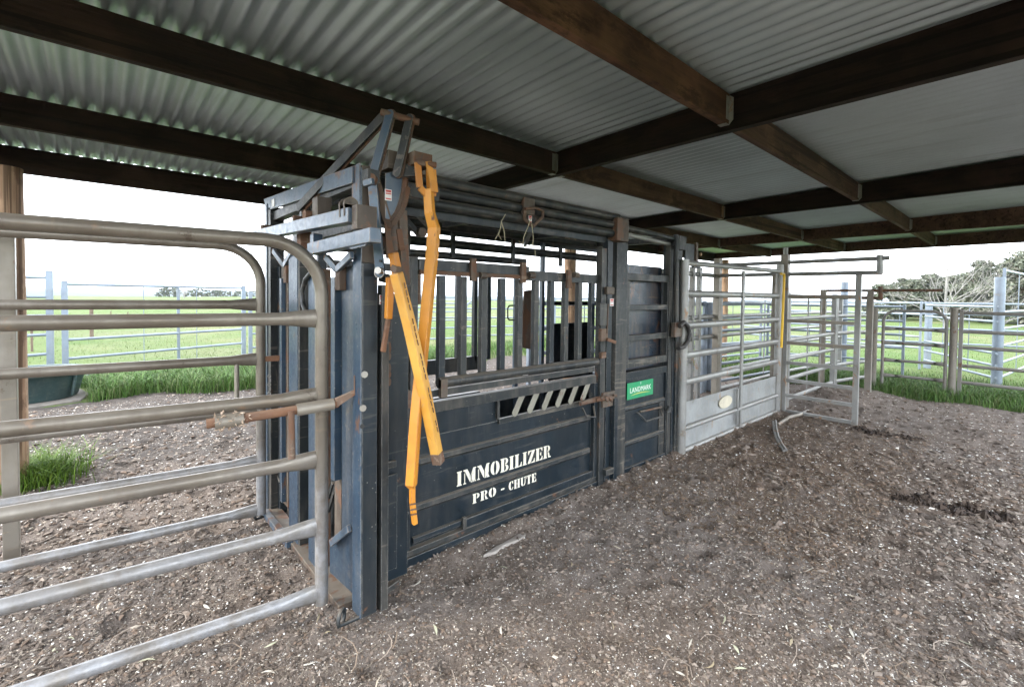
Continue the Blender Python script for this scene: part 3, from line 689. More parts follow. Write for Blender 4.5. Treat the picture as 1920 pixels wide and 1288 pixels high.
# chain on far post
ch = MB()
for i in range(7):
    c = P(505+(i % 2)*2, 705+i*8, x=.86); ch.tube(arc(c, .010, 0, 360, 8, (0, 1, 0) if i % 2 else (1, 0, 0), (0, 0, 1)), .0025, 6, caps=False)
ch.build('chain', ZINC, cr_)
# --- head mechanism
hz = P(731, 214, y=2.02); hz2 = P(768, 222, y=1.97)
MB().tube([Vector(hz)+Vector((-.03, .03, .01)), Vector(hz2)+Vector((.04, -.02, -.015))], .016, 12).build('pivot_pin', RUSTY, cr_)
lk = P(558, 391, x=.83)
br('long_link', Vector(hz)+Vector((-.015, .02, 0)), lk, .012, .048, NAVYD); br('long_link', Vector(hz)+Vector((0, .03, -.012)), lk+Vector((.02, .0, -.01)), .008, .04, RUSTY)
a = Vector(hz); b = P(697, 336, y=2.05)
def flat(name, p, q, w_, t, mat, par=cr_, n=(1, .15, 0), ends=True):
    """flat bar p-q, wide across the direction normal to n"""
    p, q = Vector(p), Vector(q); d = (q-p).normalized(); nn = Vector(n); nn = (nn-d*nn.dot(d)).normalized(); s_ = d.cross(nn)
    vs = []; fs = []; k = 8
    out = []
    e1 = [p - d*(w_/2*math.sin(math.pi*i/k))*1 + s_*(w_/2*math.cos(math.pi*i/k)) for i in range(k+1)] if ends else [p+s_*w_/2, p-s_*w_/2]
    e2 = [q + d*(w_/2*math.sin(math.pi*i/k)) - s_*(w_/2*math.cos(math.pi*i/k)) for i in range(k+1)] if ends else [q-s_*w_/2, q+s_*w_/2]
    ring = e1+e2; m_ = len(ring)
    vs = [v-nn*t/2 for v in ring]+[v+nn*t/2 for v in ring]
    fs = [tuple(range(m_)), tuple(range(2*m_-1, m_-1, -1))]+[(i, (i+1) % m_, m_+(i+1) % m_, m_+i) for i in range(m_)]
    return MB().add(vs, fs).build(name, mat, par, .0015)
VN = (.75, .66, 0)
flat('link_arm', a, b, .040, .012, BLUE, n=VN); flat('link_edge', a+Vector((.012, .008, .004)), b+Vector((.012, .008, -.01)), .046, .010, RUSTY, n=VN)
a2 = Vector(hz2); b2 = P(744, 325, y=1.99)
flat('link_arm', a2, b2, .038, .012, NAVYD, n=VN); flat('link_edge', a2+Vector((.012, .008, .003)), b2+Vector((.014, .008, 0)), .044, .010, RUSTY, n=VN)
p1, p2 = P(698, 335, y=2.03), P(713, 512, y=2.03)
flat('lower_link', p1, p2, .044, .014, BLUE, n=VN); flat('lower_link_edge', p1+Vector((.014, -.002, 0)), P(724, 420, y=2.03)+Vector((.014, 0, 0)), .040, .010, RUSTY, n=VN)
MB().disc(P(700, 338, y=2.02), (-.75, -.66, 0), .024, .03, 12).build('pivot_bolt', RUSTY, cr_)
c = P(714, 508, y=2.0); MB().disc(c, (-.75, -.66, 0), .016, .035, 12).build('pivot_bolt', ZINC, cr_)
MB().tube(arc(P(711, 512, y=1.985), .022, 0, 360, 14, (.66, -.75, 0), (0, 0, 1)), .003, 6, caps=False).build('split_ring', ZINC, cr_)
MB().disc(P(714, 490, y=2.012), (-.75, -.66, 0), .006, .010, 8).build('link_hole', BLACK, cr_)
# cross lugs from post to link
br('cross_lug', P(683, 345, x=.88), P(700, 340, x=.90), .02, .028, BLUE); br('cross_lug', P(680, 412, x=.88), P(702, 408, x=.92), .02, .028, BLUE)
# ratchet sector (quarter plate with teeth)
ctr = Vector((1.03, 2.02, 2.11)); e1 = Vector((.66, -.75, 0)); e2 = Vector((0, 0, 1)); nn = Vector((.75, .66, 0))
pts = [P(*q, y=2.02) for q in ((723, 326), (752, 319), (755, 335), (753, 355), (748, 378), (740, 398), (730, 412), (723, 410))]
vs = [q-nn*.006 for q in pts]+[q+nn*.006 for q in pts]; k = len(pts)
MB().add(vs, [tuple(range(k)), tuple(range(2*k-1, k-1, -1))]+[(i, (i+1) % k, k+(i+1) % k, k+i) for i in range(k)]).build('ratchet_plate', BLUE, cr_, .001)
th = MB(); path = [(755, 319), (759, 338), (757, 360), (752, 380), (744, 400), (733, 416)]
for i in range(len(path)-1): th.bar(P(*path[i], y=2.02), P(*path[i+1], y=2.02), .03, .022, nn)
for i in range(13):
    t = .35+i*.055; s_ = t*(len(path)-1); j = min(int(s_), len(path)-2); f = s_-j
    q = [path[j][0]*(1-f)+path[j+1][0]*f, path[j][1]*(1-f)+path[j+1][1]*f]
    if t < 1: th.bar(P(q[0]+1, q[1], y=2.005), P(q[0]+9, q[1]+5, y=2.005), .036, .010, nn)
th.build('ratchet_teeth', RUSTY, cr_)
# sticker helper: white card with red lines
def sticker(px, py, w_, h, plane, v, rows=4, nx=None, lines=True, mat=STICK):
    c = P(px, py, **{plane: v}); st_ = MB()
    if plane == 'y': st_.box((c.x-w_/2, v-.0015, c.z-h/2), (c.x+w_/2, v, c.z+h/2))
    else: st_.box((v-.0015, c.y-w_/2, c.z-h/2), (v, c.y+w_/2, c.z+h/2))
    so_ = st_.build('sticker', mat, cr_)
    if lines:
        ln = MB()
        for i in range(rows):
            if i == rows//2: continue
            zz = c.z+h/2-h*(i+.7)/(rows+.4); hh = h*.055 if i else h*.10
            if plane == 'y': ln.box((c.x-w_*.4, v-.0025, zz-hh), (c.x+w_*.4, v-.0016, zz+hh))
            else: ln.box((v-.0025, c.y-w_*.4, zz-hh), (v-.0016, c.y+w_*.4, zz+hh))
        l = ln.build('sticker_print', REDP, so_); l.location = (0, 0, 0)
    return so_
sticker(728, 366, .034, .052, 'y', 2.008); sticker(718, 562, .040, .045, 'y', 2.075); sticker(1147, 567, .050, .060, 'y', 2.285); sticker(994, 413, .03, .06, 'y', 2.26, 5)
sticker(985, 698, .055, .04, 'y', 2.312, lines=False)
# rusty column and shaft below ratchet
cc = MB(); cc.tube([P(738, 408, y=2.06), P(738, 440, y=2.06), P(742, 470, y=2.06)], [.034, .040, .036], 12); cc.build('ratchet_housing', GREASY, cr_)
br('housing_cheek', P(731, 405, y=2.04), P(735, 485, y=2.04), .012, .06, RUSTY, up=(1, 0, 0)); br('housing_cheek', P(754, 395, y=2.02), P(760, 535, y=2.05), .02, .045, GREASY, up=(1, 0, 0))
br('spring_link', P(746, 430, y=2.03), P(752, 470, y=2.03), .03, .03, RUSTY)
# hollow top channel running back, with end box
bx('top_channel', (1.02, 2.03, 2.15), (1.24, 2.12, 2.235), GREASY); bx('channel_end', (1.10, 1.93, 2.165), (1.20, 2.03, 2.225), RUSTY); bx('top_channel', (1.0, 2.10, 2.05), (1.35, 2.15, 2.12), NAVYD)
br('clevis_bracket', P(748, 322, y=2.02), P(790, 318, y=1.97), .03, .06, NAVYD)
# yellow levers
def lever(name, path, wd, mat, plane_y, rot=R(38), label=None):
    pts = [P(a_, b_, y=plane_y) for a_, b_ in path]; mb_ = MB(); vs = []
    for i, p_ in enumerate(pts):
        d_ = (pts[min(i+1, len(pts)-1)]-pts[max(i-1, 0)]).normalized()
        s_ = d_.cross(Vector((0, 1, 0))).normalized(); u_ = s_.cross(d_).normalized()
        s2, u2 = s_*math.cos(rot)+u_*math.sin(rot), u_*math.cos(rot)-s_*math.sin(rot); h_ = wd[i]/2
        vs += [p_-s2*h_-u2*h_, p_+s2*h_-u2*h_, p_+s2*h_+u2*h_, p_-s2*h_+u2*h_]
    fs = [(3,2,1,0), tuple(len(vs)-4+i for i in range(4))]
    for i in range(len(pts)-1):
        o = 4*i
        for j in range(4): fs.append((o+j, o+(j+1) % 4, o+4+(j+1) % 4, o+4+j))
    return mb_.add(vs, fs).build(name, mat, cr_, .004, label)
l2 = lever('lever_handle', [(803, 355), (806, 400), (814, 428), (810, 478), (796, 620), (779, 790), (771, 908), (774, 914)], [.042, .043, .050, .050, .047, .046, .045, .026], YEL, 1.93, label='long orange lever hanging from the top clevis')
lever('lever_grip', [(773, 912), (773, 940), (778, 982)], [.024, .024, .024], YEL, 1.93, 0)
for pyy in (945, 955, 964):
    c = P(774+(pyy-945)*.1, pyy, y=1.913); MB().bar(c+Vector((-.015, 0, .002)), c+Vector((.015, 0, -.002)), .006, .006).build('grip_ring', RUSTY, cr_)
for (q0, q1, q2) in (((783, 305), (787, 352), (800, 366)), ((803, 303), (812, 345), (812, 368))):
    br('clevis_cheek', P(*q0, y=1.93+(0 if q0[0] < 790 else -.02)), P(*q1, y=1.93+(0 if q0[0] < 790 else -.02)), .010, .034, YEL, up=(1, 0, 0), bev=.002); br('clevis_cheek', P(*q1, y=1.93), P(*q2, y=1.93), .012, .032, YEL, up=(1, 0, 0), bev=.002)
lever('clevis_body', [(808, 318), (811, 362)], [.038, .042], YEL, 1.925, 0)
MB().tube([P(778, 305, y=1.94), P(818, 310, y=1.90)], .014, 10).build('clevis_pin', RUSTY, cr_)
lever('lever_handle', [(743, 512), (768, 610), (798, 745), (822, 866)], [.046, .048, .048, .046], YELF, 1.90, R(28), label='faded yellow lever crossing in front')
lever('lever_tip', [(818, 848), (822.5, 868)], [.048, .047], RUSTY, 1.899, R(28))
lever('lever_shank', [(737, 474), (742, 498), (744, 516)], [.036, .036, .034], YEL, 1.95, R(20)); br('lever_joint', P(738, 502, y=1.95), P(748, 508, y=1.92), .04, .03, RUSTY)
ls_ = MB(); q0_ = P(758, 530, y=1.874); q1_ = P(822, 812, y=1.874)
for i_ in range(22):
    if i_ % 5 != 4: a_ = q0_.lerp(q1_, i_/22); b_ = q0_.lerp(q1_, (i_+.8)/22); ls_.bar(a_+Vector((random.gauss(0, .0008), 0, 0)), b_, .004, .003)
ls_.build('worn_crease', RUSTY, cr_)
lever('release_lever', [(731, 520), (730, 560), (728, 598)], [.030, .032, .030], YEL, 2.0, 0); lever('release_lever', [(728, 598), (718, 660)], [.020, .022], RUSTO, 2.0, 0)
# --- side plate behind near post with row of oval holes
bx('side_plate', (1.05, 2.215, .05), (1.235, 2.225, 1.56), NAVY, .001); bx('side_stile', (1.062, 2.17, .05), (1.085, 2.213, 1.55), NAVYD)
br('side_bracket', P(716, 520, y=2.12), P(752, 530, y=2.15), .05, .04, NAVYD)
for (py_, h) in ((652, .04), (668, .026), (690, .030), (702, .022), (716, .026)):
    c = P(730, py_, y=2.2135); MB().prism([(c.x+.010*math.cos(t), c.z+h*math.sin(t)*.8) for t in np.linspace(0, 2*math.pi, 13)[:-1]], 1, 2.212, 2.2148).build('adjust_hole', RUSTY, cr_)
br('slot_dark', P(733, 600, y=2.2135), P(731, 645, y=2.2135), .016, .002, BLACK, up=(0, 1, 0), bev=0)
br('cross_strap', P(722, 873, y=2.19), P(742, 868, y=2.19), .02, .035, NAVYD); bx('low_side_plate', (1.06, 2.19, .12), (1.16, 2.20, .62), NAVY, .002)
br('cross_strap', P(722, 1108, y=2.19), P(748, 1090, y=2.19), .02, .03, NAVYD)
# --- side door frame (lower panel)
x0, x1 = 1.215, 3.10
bx('side_post', (x0, 2.335, .0), (x0+.055, 2.395, 1.40), NAVY); bx('side_post', (1.295, 2.345, .03), (1.325, 2.39, .93), NAVY)
bx('bottom_rail', (x0+.056, 2.325, .0), (x1, 2.40, .055), NAVY); bx('bottom_rail', (1.30, 2.335, .058), (x1-.05, 2.39, .09), NAVYD)
bx('side_sheet', (1.326, 2.372, .09), (2.985, 2.380, .715), NAVY, 0); bx('side_sheet', (1.326, 2.372, .7155), (1.985, 2.380, .90), NAVY, 0)
bx('top_rail', (1.30, 2.332, .862), (3.0, 2.385, .925), NAVYD); bx('slot_rail', (1.99, 2.345, .700), (3.0, 2.371, .735), NAVYD); bx('slot_stile', (1.972, 2.345, .736), (1.992, 2.371, .861), NAVYD)
for z in (.585, .318, .128):
    rb = MB(); rb.prism([(2.3715, z-.035), (2.3715, z+.02), (2.352, z+.014), (2.350, z-.012)], 0, 1.35, 2.96); rb.build('swage_rib', NAVYD if z > .2 else NAVY, cr_, .002)
bx('kick_strip', (1.70, 2.338, .092), (2.98, 2.3505, .150), NAVY, .004); bx('kick_end', (1.69, 2.33, .088), (1.715, 2.352, .165), NAVYD)
bx('end_stile', (2.985, 2.335, .09), (3.04, 2.395, .86), NAVY); bx('end_stile', (3.055, 2.33, .02), (3.10, 2.40, .80), NAVY)
for pxx in (758, 764): pass
bx('hinge_block', (1.275, 2.31, .60), (1.30, 2.345, .76), GREASY); bx('hinge_block', (1.275, 2.31, .92), (1.31, 2.345, 1.02), GREASY)
MB().tube([P(737, 945, y=2.30), P(751, 962, y=2.26), P(765, 962, y=2.30)], .008, 8).build('door_wire', NAVYD, cr_)
# six small slanted levers in the slot
for i in range(6):
    xx = 2.185+i*.144
    l = flat('slot_lever', (xx-.062, 2.342, .755), (xx+.006, 2.342, .868), .050, .006, LEVERG, n=(0, 1, 0)); pn = MB().disc((xx+.006, 2.340, .868), (0, -1, 0), .010, .006, 8).build('lever_pin', ZINC, l); pn.location = (0, 0, 0)
# door pull and rusty bolt at right end
bolt = MB(); c = P(1088, 757, y=2.30); d_ = P(1148, 745, y=2.28); bolt.tube([c, c.lerp(d_, .5)+Vector((0, 0, .01)), d_], [.016, .022, .018], 10); bolt.build('door_bolt', RUSTY, cr_)
MB().tube([P(1092, 765, y=2.30), P(1100, 782, y=2.24), P(1116, 782, y=2.24), P(1113, 762, y=2.30)], .009, 8).build('door_pull', NAVYD, cr_)
bx('bolt_plate', (3.04, 2.29, .66), (3.20, 2.33, .78), GREASY)
for i in range(5):
    c = P(1118+i*8, 752-i*2+random.uniform(-3, 3), y=2.27); MB().tube([c, c+Vector((.03, -.01, random.uniform(-.03, .03)))], .012, 8).build('bolt_piece', RUSTY, cr_)
# --- drop gates above panel
bx('leaf_post', (1.315, 2.335, 1.00), (1.362, 2.385, 1.77), NAVYD); bx('leaf_post', (1.365, 2.34, 1.5), (1.385, 2.38, 1.76), RUSTY)
bx('leaf_header', (1.363, 2.33, 1.698), (2.235, 2.385, 1.762), NAVYD); bx('leaf_header', (2.236, 2.345, 1.665), (3.03, 2.39, 1.735), NAVYD); bx('header_lip', (1.363, 2.318, 1.672), (2.235, 2.33, 1.698), RUSTY)
MB().tube([(1.50, 2.335, 1.035), (3.0, 2.335, 1.035)], .033, 14).build('gate_pipe', NAVYD, cr_)
bx('gate_strap', (1.36, 2.335, .955), (2.98, 2.36, .995), NAVYD); bx('strap_block', (1.50, 2.30, .95), (1.545, 2.335, 1.06), GREASY)
for i in range(10):
    xx = 1.532+.1585*i; bx('vertical_bar', (xx-.022, 2.342, 1.05), (xx+.022, 2.382, 1.672 if xx < 2.2 else 1.665), NAVYD if i % 3 else NAVY)
for pxx in (905-19, 980, 1066):
    c = P(pxx, 510, y=2.32); bx('sleeve', (c.x-.022, 2.305, 1.62 if pxx > 1000 else 1.645), (c.x+.022, 2.328, 1.785 if pxx < 1000 else 1.755), RUSTY)
    MB().tube([(c.x+.05, 2.31, c.z-.02), (c.x+.10, 2.31, c.z-.02)], .022, 10).build('sleeve_roller', GREASY, cr_)
# --- top longitudinal pipes, near side
TP = [((700, 318), (1158, 409), .032), ((700, 345), (1158, 424), .030), ((700, 368), (1155, 439), .034)]
for (a, b, r_) in TP:
    aa, bb = P(*a, y=2.30), P(*b, y=2.30); MB().tube([Vector((1.06, 2.30, bb.z)), bb], r_, 14).build('top_pipe', NAVYD, cr_)
bx('top_track', (1.06, 2.335, 2.0), (3.2, 2.36, 2.20), DARKIN, .002)
c = P(1160, 430, y=2.28); bx('pipe_end_block', (c.x-.07, 2.24, c.z-.10), (c.x+.09, 2.37, c.z+.09), GREASY, .008)
c = P(990, 388, y=2.26); bx('pipe_clamp', (c.x-.04, 2.255, c.z-.05), (c.x+.06, 2.29, c.z+.06), GREASY, .005)
MB().tube([P(*q, y=2.24) for q in ((984, 396), (983, 410), (993, 420), (1000, 425))], .013, 8).build('shackle', RUSTY, cr_)
MB().tube([P(*q, y=2.24) for q in ((984, 392), (1004, 390), (1018, 396), (1017, 408), (1006, 418), (1000, 425))], .011, 8).build('shackle', RUSTY, cr_)
# rear frame posts near side
for (l, r_, t, bt, mt) in ((1122, 1131, 470, 912, NAVYD), (1133, 1142, 450, 885, NAVY), (1150, 1170, 440, 905, NAVYD)):
    a, b = P(l, 700, y=2.33), P(r_, 700, y=2.33); bx('rear_post', (a.x, 2.31, .02), (b.x, 2.37, 2.02 if l > 1125 else 1.95), mt)
a = P(1143, 700, y=2.40); bx('post_backing', (a.x-.09, 2.41, .2), (a.x+.12, 2.42, 1.95), DARKIN, 0)
bx('rear_post', (3.17, 2.27, .0), (3.215, 2.31, .72), NAVY); bx('foot_step', (3.07, 2.27, .10), (3.17, 2.31, .15), NAVYD)
# latch hardware between posts
for (px_, py_, w_, h, mt) in ((1132, 590, .10, .18, NAVYD), (1133, 628, .09, .10, RUSTY), (1145, 545, .10, .06, GREASY), (1132, 666, .06, .05, RUSTY)):
    c = P(px_, py_, y=2.28); bx('latch_body', (c.x-w_/2, 2.275, c.z-h/2), (c.x+w_/2, 2.308, c.z+h/2), mt, .006)
br('latch_arm', P(1138, 636, y=2.26), P(1154, 642, y=2.25), .02, .025, RUSTO); br('latch_rod', P(1140, 570, y=2.275), P(1138, 625, y=2.275), .012, .012, RUSTY)
# --- rear access section: upper window door and lower door
sd_ = 2.34
xl, xr = 3.385, 4.10
bx('access_frame', (xl, sd_-.02, 1.705), (xr, sd_+.03, 1.765), NAVYD); bx('access_frame', (xl, sd_-.02, .945), (xl+.045, sd_+.03, 1.704), NAVYD); bx('access_frame', (xr-.045, sd_-.02, .945), (xr, sd_+.03, 1.704), NAVYD)
for z0_, z1_ in ((.945, 1.01), (1.175, 1.225), (1.445, 1.492)): bx('access_bar', (xl+.046, sd_-.018, z0_), (xr-.046, sd_+.028, z1_), NAVYD)
bx('access_sheet', (xl-.02, 2.43, .90), (xr+.03, 2.436, P(1200, 498, y=2.436).z), SMEAR, 0)
bx('access_door', (3.345, sd_+.005, .0), (4.105, sd_+.012, .90), NAVY, 0)
bx('door_frame', (3.335, sd_-.02, .845), (4.11, sd_+.004, .905), NAVY); bx('door_frame', (3.335, sd_-.02, .0), (3.395, sd_+.004, .8445), NAVY); bx('door_frame', (4.06, sd_-.02, .0), (4.11, sd_+.004, .8445), NAVY); bx('door_frame', (3.396, sd_-.02, .0), (4.059, sd_+.004, .065), NAVY)
for z in (.585, .275): MB().prism([(sd_+.004, z-.03), (sd_+.004, z+.02), (sd_-.012, z+.012), (sd_-.014, z-.008)], 0, 3.40, 4.055).build('swage_rib', NAVYD, cr_, .002)
bx('door_edge_strip', (3.97, sd_-.006, .07), (4.058, sd_+.0035, .56), NAVYD, .002)  # narrow dusty navy strip beside the right door frame
MB().tube([P(*q, y=yy) for q, yy in (((1195, 773), 2.33), ((1212, 790), 2.27), ((1243, 780), 2.27), ((1238, 765), 2.33))], .008, 8).build('door_pull', NAVYD, cr_)
MB().tube([P(1200, 772, y=2.325), P(1240, 763, y=2.325)], .010, 8).build('door_bolt', GREASY, cr_)
# green sign with lettering
sg = bx('sign', (3.405, sd_-.028, .668), (3.815, sd_-.022, .812), GREENS, .001, label='green maker sign with white lettering')
# text
def text_mesh(txt, size, depth, name, mat, loc, parent, sx=1.):
    cu_ = bpy.data.curves.new(name, 'FONT'); cu_.body = txt; cu_.size = size; cu_.extrude = depth; cu_.align_x = 'CENTER'; cu_.align_y = 'CENTER'; cu_.space_character = 1.08
    tmp = bpy.data.objects.new('tmp', cu_); COL.objects.link(tmp); dg = bpy.context.evaluated_depsgraph_get()
    me = bpy.data.meshes.new_from_object(tmp.evaluated_get(dg)); bpy.data.objects.remove(tmp); me.name = name
    me.transform(Matrix.Translation(loc) @ Matrix.Diagonal((sx, 1, 1, 1)) @ Matrix.Rotation(R(90), 4, 'X')) if False else me.transform(Matrix.Translation(loc) @ Matrix.Rotation(R(90), 4, 'X') @ Matrix.Diagonal((sx, 1, 1, 1)))
    me.materials.clear(); me.materials.append(mat); o = bpy.data.objects.new(name, me); COL.objects.link(o); o.parent = parent; return o
text_mesh('LANDMARK', .064, .0008, 'sign_lettering', WPRINT, Vector((3.61, sd_-.0285, .742)), sg, .92)
sw = MB(); ar = [(3.61+.15*t, .700+.012*(1-t*t)) for t in np.linspace(-1, 1, 12)]
sw.add([(a_, sd_-.0288, b_) for a_, b_ in ar]+[(a_, sd_-.0288, b_-.006*(1-(i-5.5)**2/40)) for i, (a_, b_) in enumerate(ar)], [(i, i+1, 13+i, 12+i) for i in range(11)])
s_ = sw.build('sign_swoosh', YPRINT, sg); s_.location = (0, 0, 0)
sw = MB(); sw.tube(arc((3.61, sd_-.0285, .795), .008, 20, 330, 8, (1, 0, 0), (0, 0, 1)), .0015, 5); s_ = sw.build('sign_emblem', WPRINT, sg); s_.location = (0, 0, 0)
# rear posts of the crush
for (l, r_, t, mt, yy) in ((1250, 1256, 460, NAVYD, 2.33), (1258, 1263, 450, NAVY, 2.33), (1265, 1273, 445, NAVYD, 2.31), (1246, 1250, 460, DARKIN, 2.40)):
    a, b = P(l, 650, y=yy), P(r_, 650, y=yy); bx('rear_post', (a.x, yy-.02, .0), (b.x, yy+.03, P(l, t, y=yy).z), mt)
MB().tube([P(1172, 427, y=2.30), P(1262, 448, y=2.30)], .026, 12).build('top_pipe', NAVYD, cr_); MB().tube([P(1176, 440, y=2.34), P(1255, 458, y=2.34)], .020, 12).build('top_pipe', GALV, cr_)
MB().tube([P(1268, 440, y=2.27), P(1268, 640, y=2.27)], .022, 12).build('slide_pipe', NAVYD, cr_)
bx('slide_box', (P(1268, 460, y=2.30).x-.03, 2.25, 2.02), (P(1268, 460, y=2.30).x+.10, 2.34, 2.15), NAVYD)
bx('slide_plate', (4.34, 2.30, 1.90), (4.52, 2.315, 2.10), DARKIN, .002); bx('slide_hook', (4.46, 2.27, 1.86), (4.60, 2.30, 1.90), NAVYD); br('slide_stem', P(1305, 455, y=2.30), P(1305, 495, y=2.30), .04, .03, GREASY)
MB().disc(P(1313, 477, y=2.28), (0, -1, 0), .018, .012, 12).build('timber_plug', POSTM, cr_)
MB().tube([P(*q, y=2.20) for q in ((1274, 612), (1282, 604), (1290, 612), (1293, 626), (1290, 640), (1282, 650), (1272, 653))], .021, 10).build('rubber_handle', BLACK, cr_)
bx('handle_bracket', (P(1262, 625, y=2.26).x, 2.24, P(1262, 632, y=2.26).z), (P(1275, 625, y=2.26).x, 2.28, P(1262, 605, y=2.26).z), GREASY)
MB().tube([P(1253, 772, y=2.27), P(1257, 762, y=2.26)], .03, 10).build('door_knob', NAVYD, cr_)
# --- far side of the crush
bx('far_side_sheet', (1.15, FS, .06), (4.12, FS+.008, .68), DARKIN, 0); bx('far_side_rail', (1.1, FS-.02, .90), (2.55, FS+.03, 1.02), NAVYD); bx('far_side_rail', (1.1, FS-.02, .62), (2.55, FS+.03, .70), NAVYD)
bx('far_side_rail', (1.1, FS-.02, .0), (4.3, FS+.03, .06), NAVY)
z_ = lambda px, py: P(px, py, y=FS).z
for (pya, pyb) in ((436, 444), (455, 469), (478, 488)):
    pass
for zt, zb_, x0_, x1_ in ((2.17, 2.10, 1.05, 4.3), (2.030, 1.952, 1.05, 4.25), (1.922, 1.858, 1.05, 3.10)):
    MB().tube([(x0_, FS, (zt+zb_)/2), (x1_, FS, (zt+zb_)/2)], (zt-zb_)/2, 12).build('far_pipe', NAVYD, cr_)
bx('far_top_sheet', (1.05, FS+.04, 2.066), (4.3, FS+.046, 2.18), DARKIN, 0)
for pxx in (765, 850, 963, 1052): a = P(pxx, 460, y=FS-.04); bx('pipe_spacer', (a.x-.02, FS-.045, 1.87), (a.x+.02, FS-.04+.02, 2.09), NAVYD)
zh = z_(960, 520)
bx('far_header', (1.2, FS-.02, zh), (4.1, FS+.02, zh+.06), NAVYD)
for pxx in (858, 890, 915, 967, 1016, 1108): a = P(pxx, 600, y=FS); bx('far_bar', (a.x-.02, FS-.02, .98 if pxx < 950 else .1), (a.x+.02, FS+.02, zh if pxx not in (1016,) else 2.1), BLUE if pxx in (967, 1016) else NAVY)
bx('far_bar', (1.13, FS-.02, .1), (1.19, FS+.02, 2.15), NAVY)
a = P(1030, 607, y=FS); b = P(1118, 607, y=FS)
bx('far_lower_sheet', (a.x, FS-.002, .69), (4.12, FS+.01, a.z), DARKIN, 0); bx('far_window_rail', (a.x, FS-.01, P(1040, 572, y=FS).z), (b.x+.4, FS+.02, P(1040, 565, y=FS).z), NAVY)
MB().tube([P(*q, y=FS-.06) for q in ((964, 573), (955, 573), (952, 578), (952, 596), (955, 600), (964, 600))], .007, 8).build('far_handle', BLACK, cr_)
pts = [P(*q, y=3.15) for q in ((982, 545), (1000, 543), (1004, 640), (996, 655), (978, 652), (974, 640))]
MB().prism([(q.x, q.z) for q in pts], 1, 3.13, 3.15).build('squeeze_plate', RUSTY, cr_, .002)
# cross members on top and floor
for xx in (1.12, 2.15, 3.2, 4.2): br('roof_cross', (xx, 2.34, 2.13), (xx, FS, 2.15), .05, .06, NAVYD)
for (xa, xb) in ((1.3, 2.1), (2.3, 3.1)): br('roof_brace', (xa, 2.36, 2.08), (xb, FS, 2.06), .03, .04, NAVYD)
br('inner_link', P(755, 405, y=2.45), P(785, 440, y=2.6), .015, .04, NAVYD); MB().disc(P(788, 437, y=2.55), (0, -1, 0), .03, .03, 10).build('inner_boss', GREASY, cr_)
bx('floor_pan', (1.1, 2.40, .0), (4.25, FS-.02, .035), GREASY, 0)
bx('rear_gate', (4.2, 2.42, .1), (4.215, FS-.03, 1.80), DARKIN, 0)
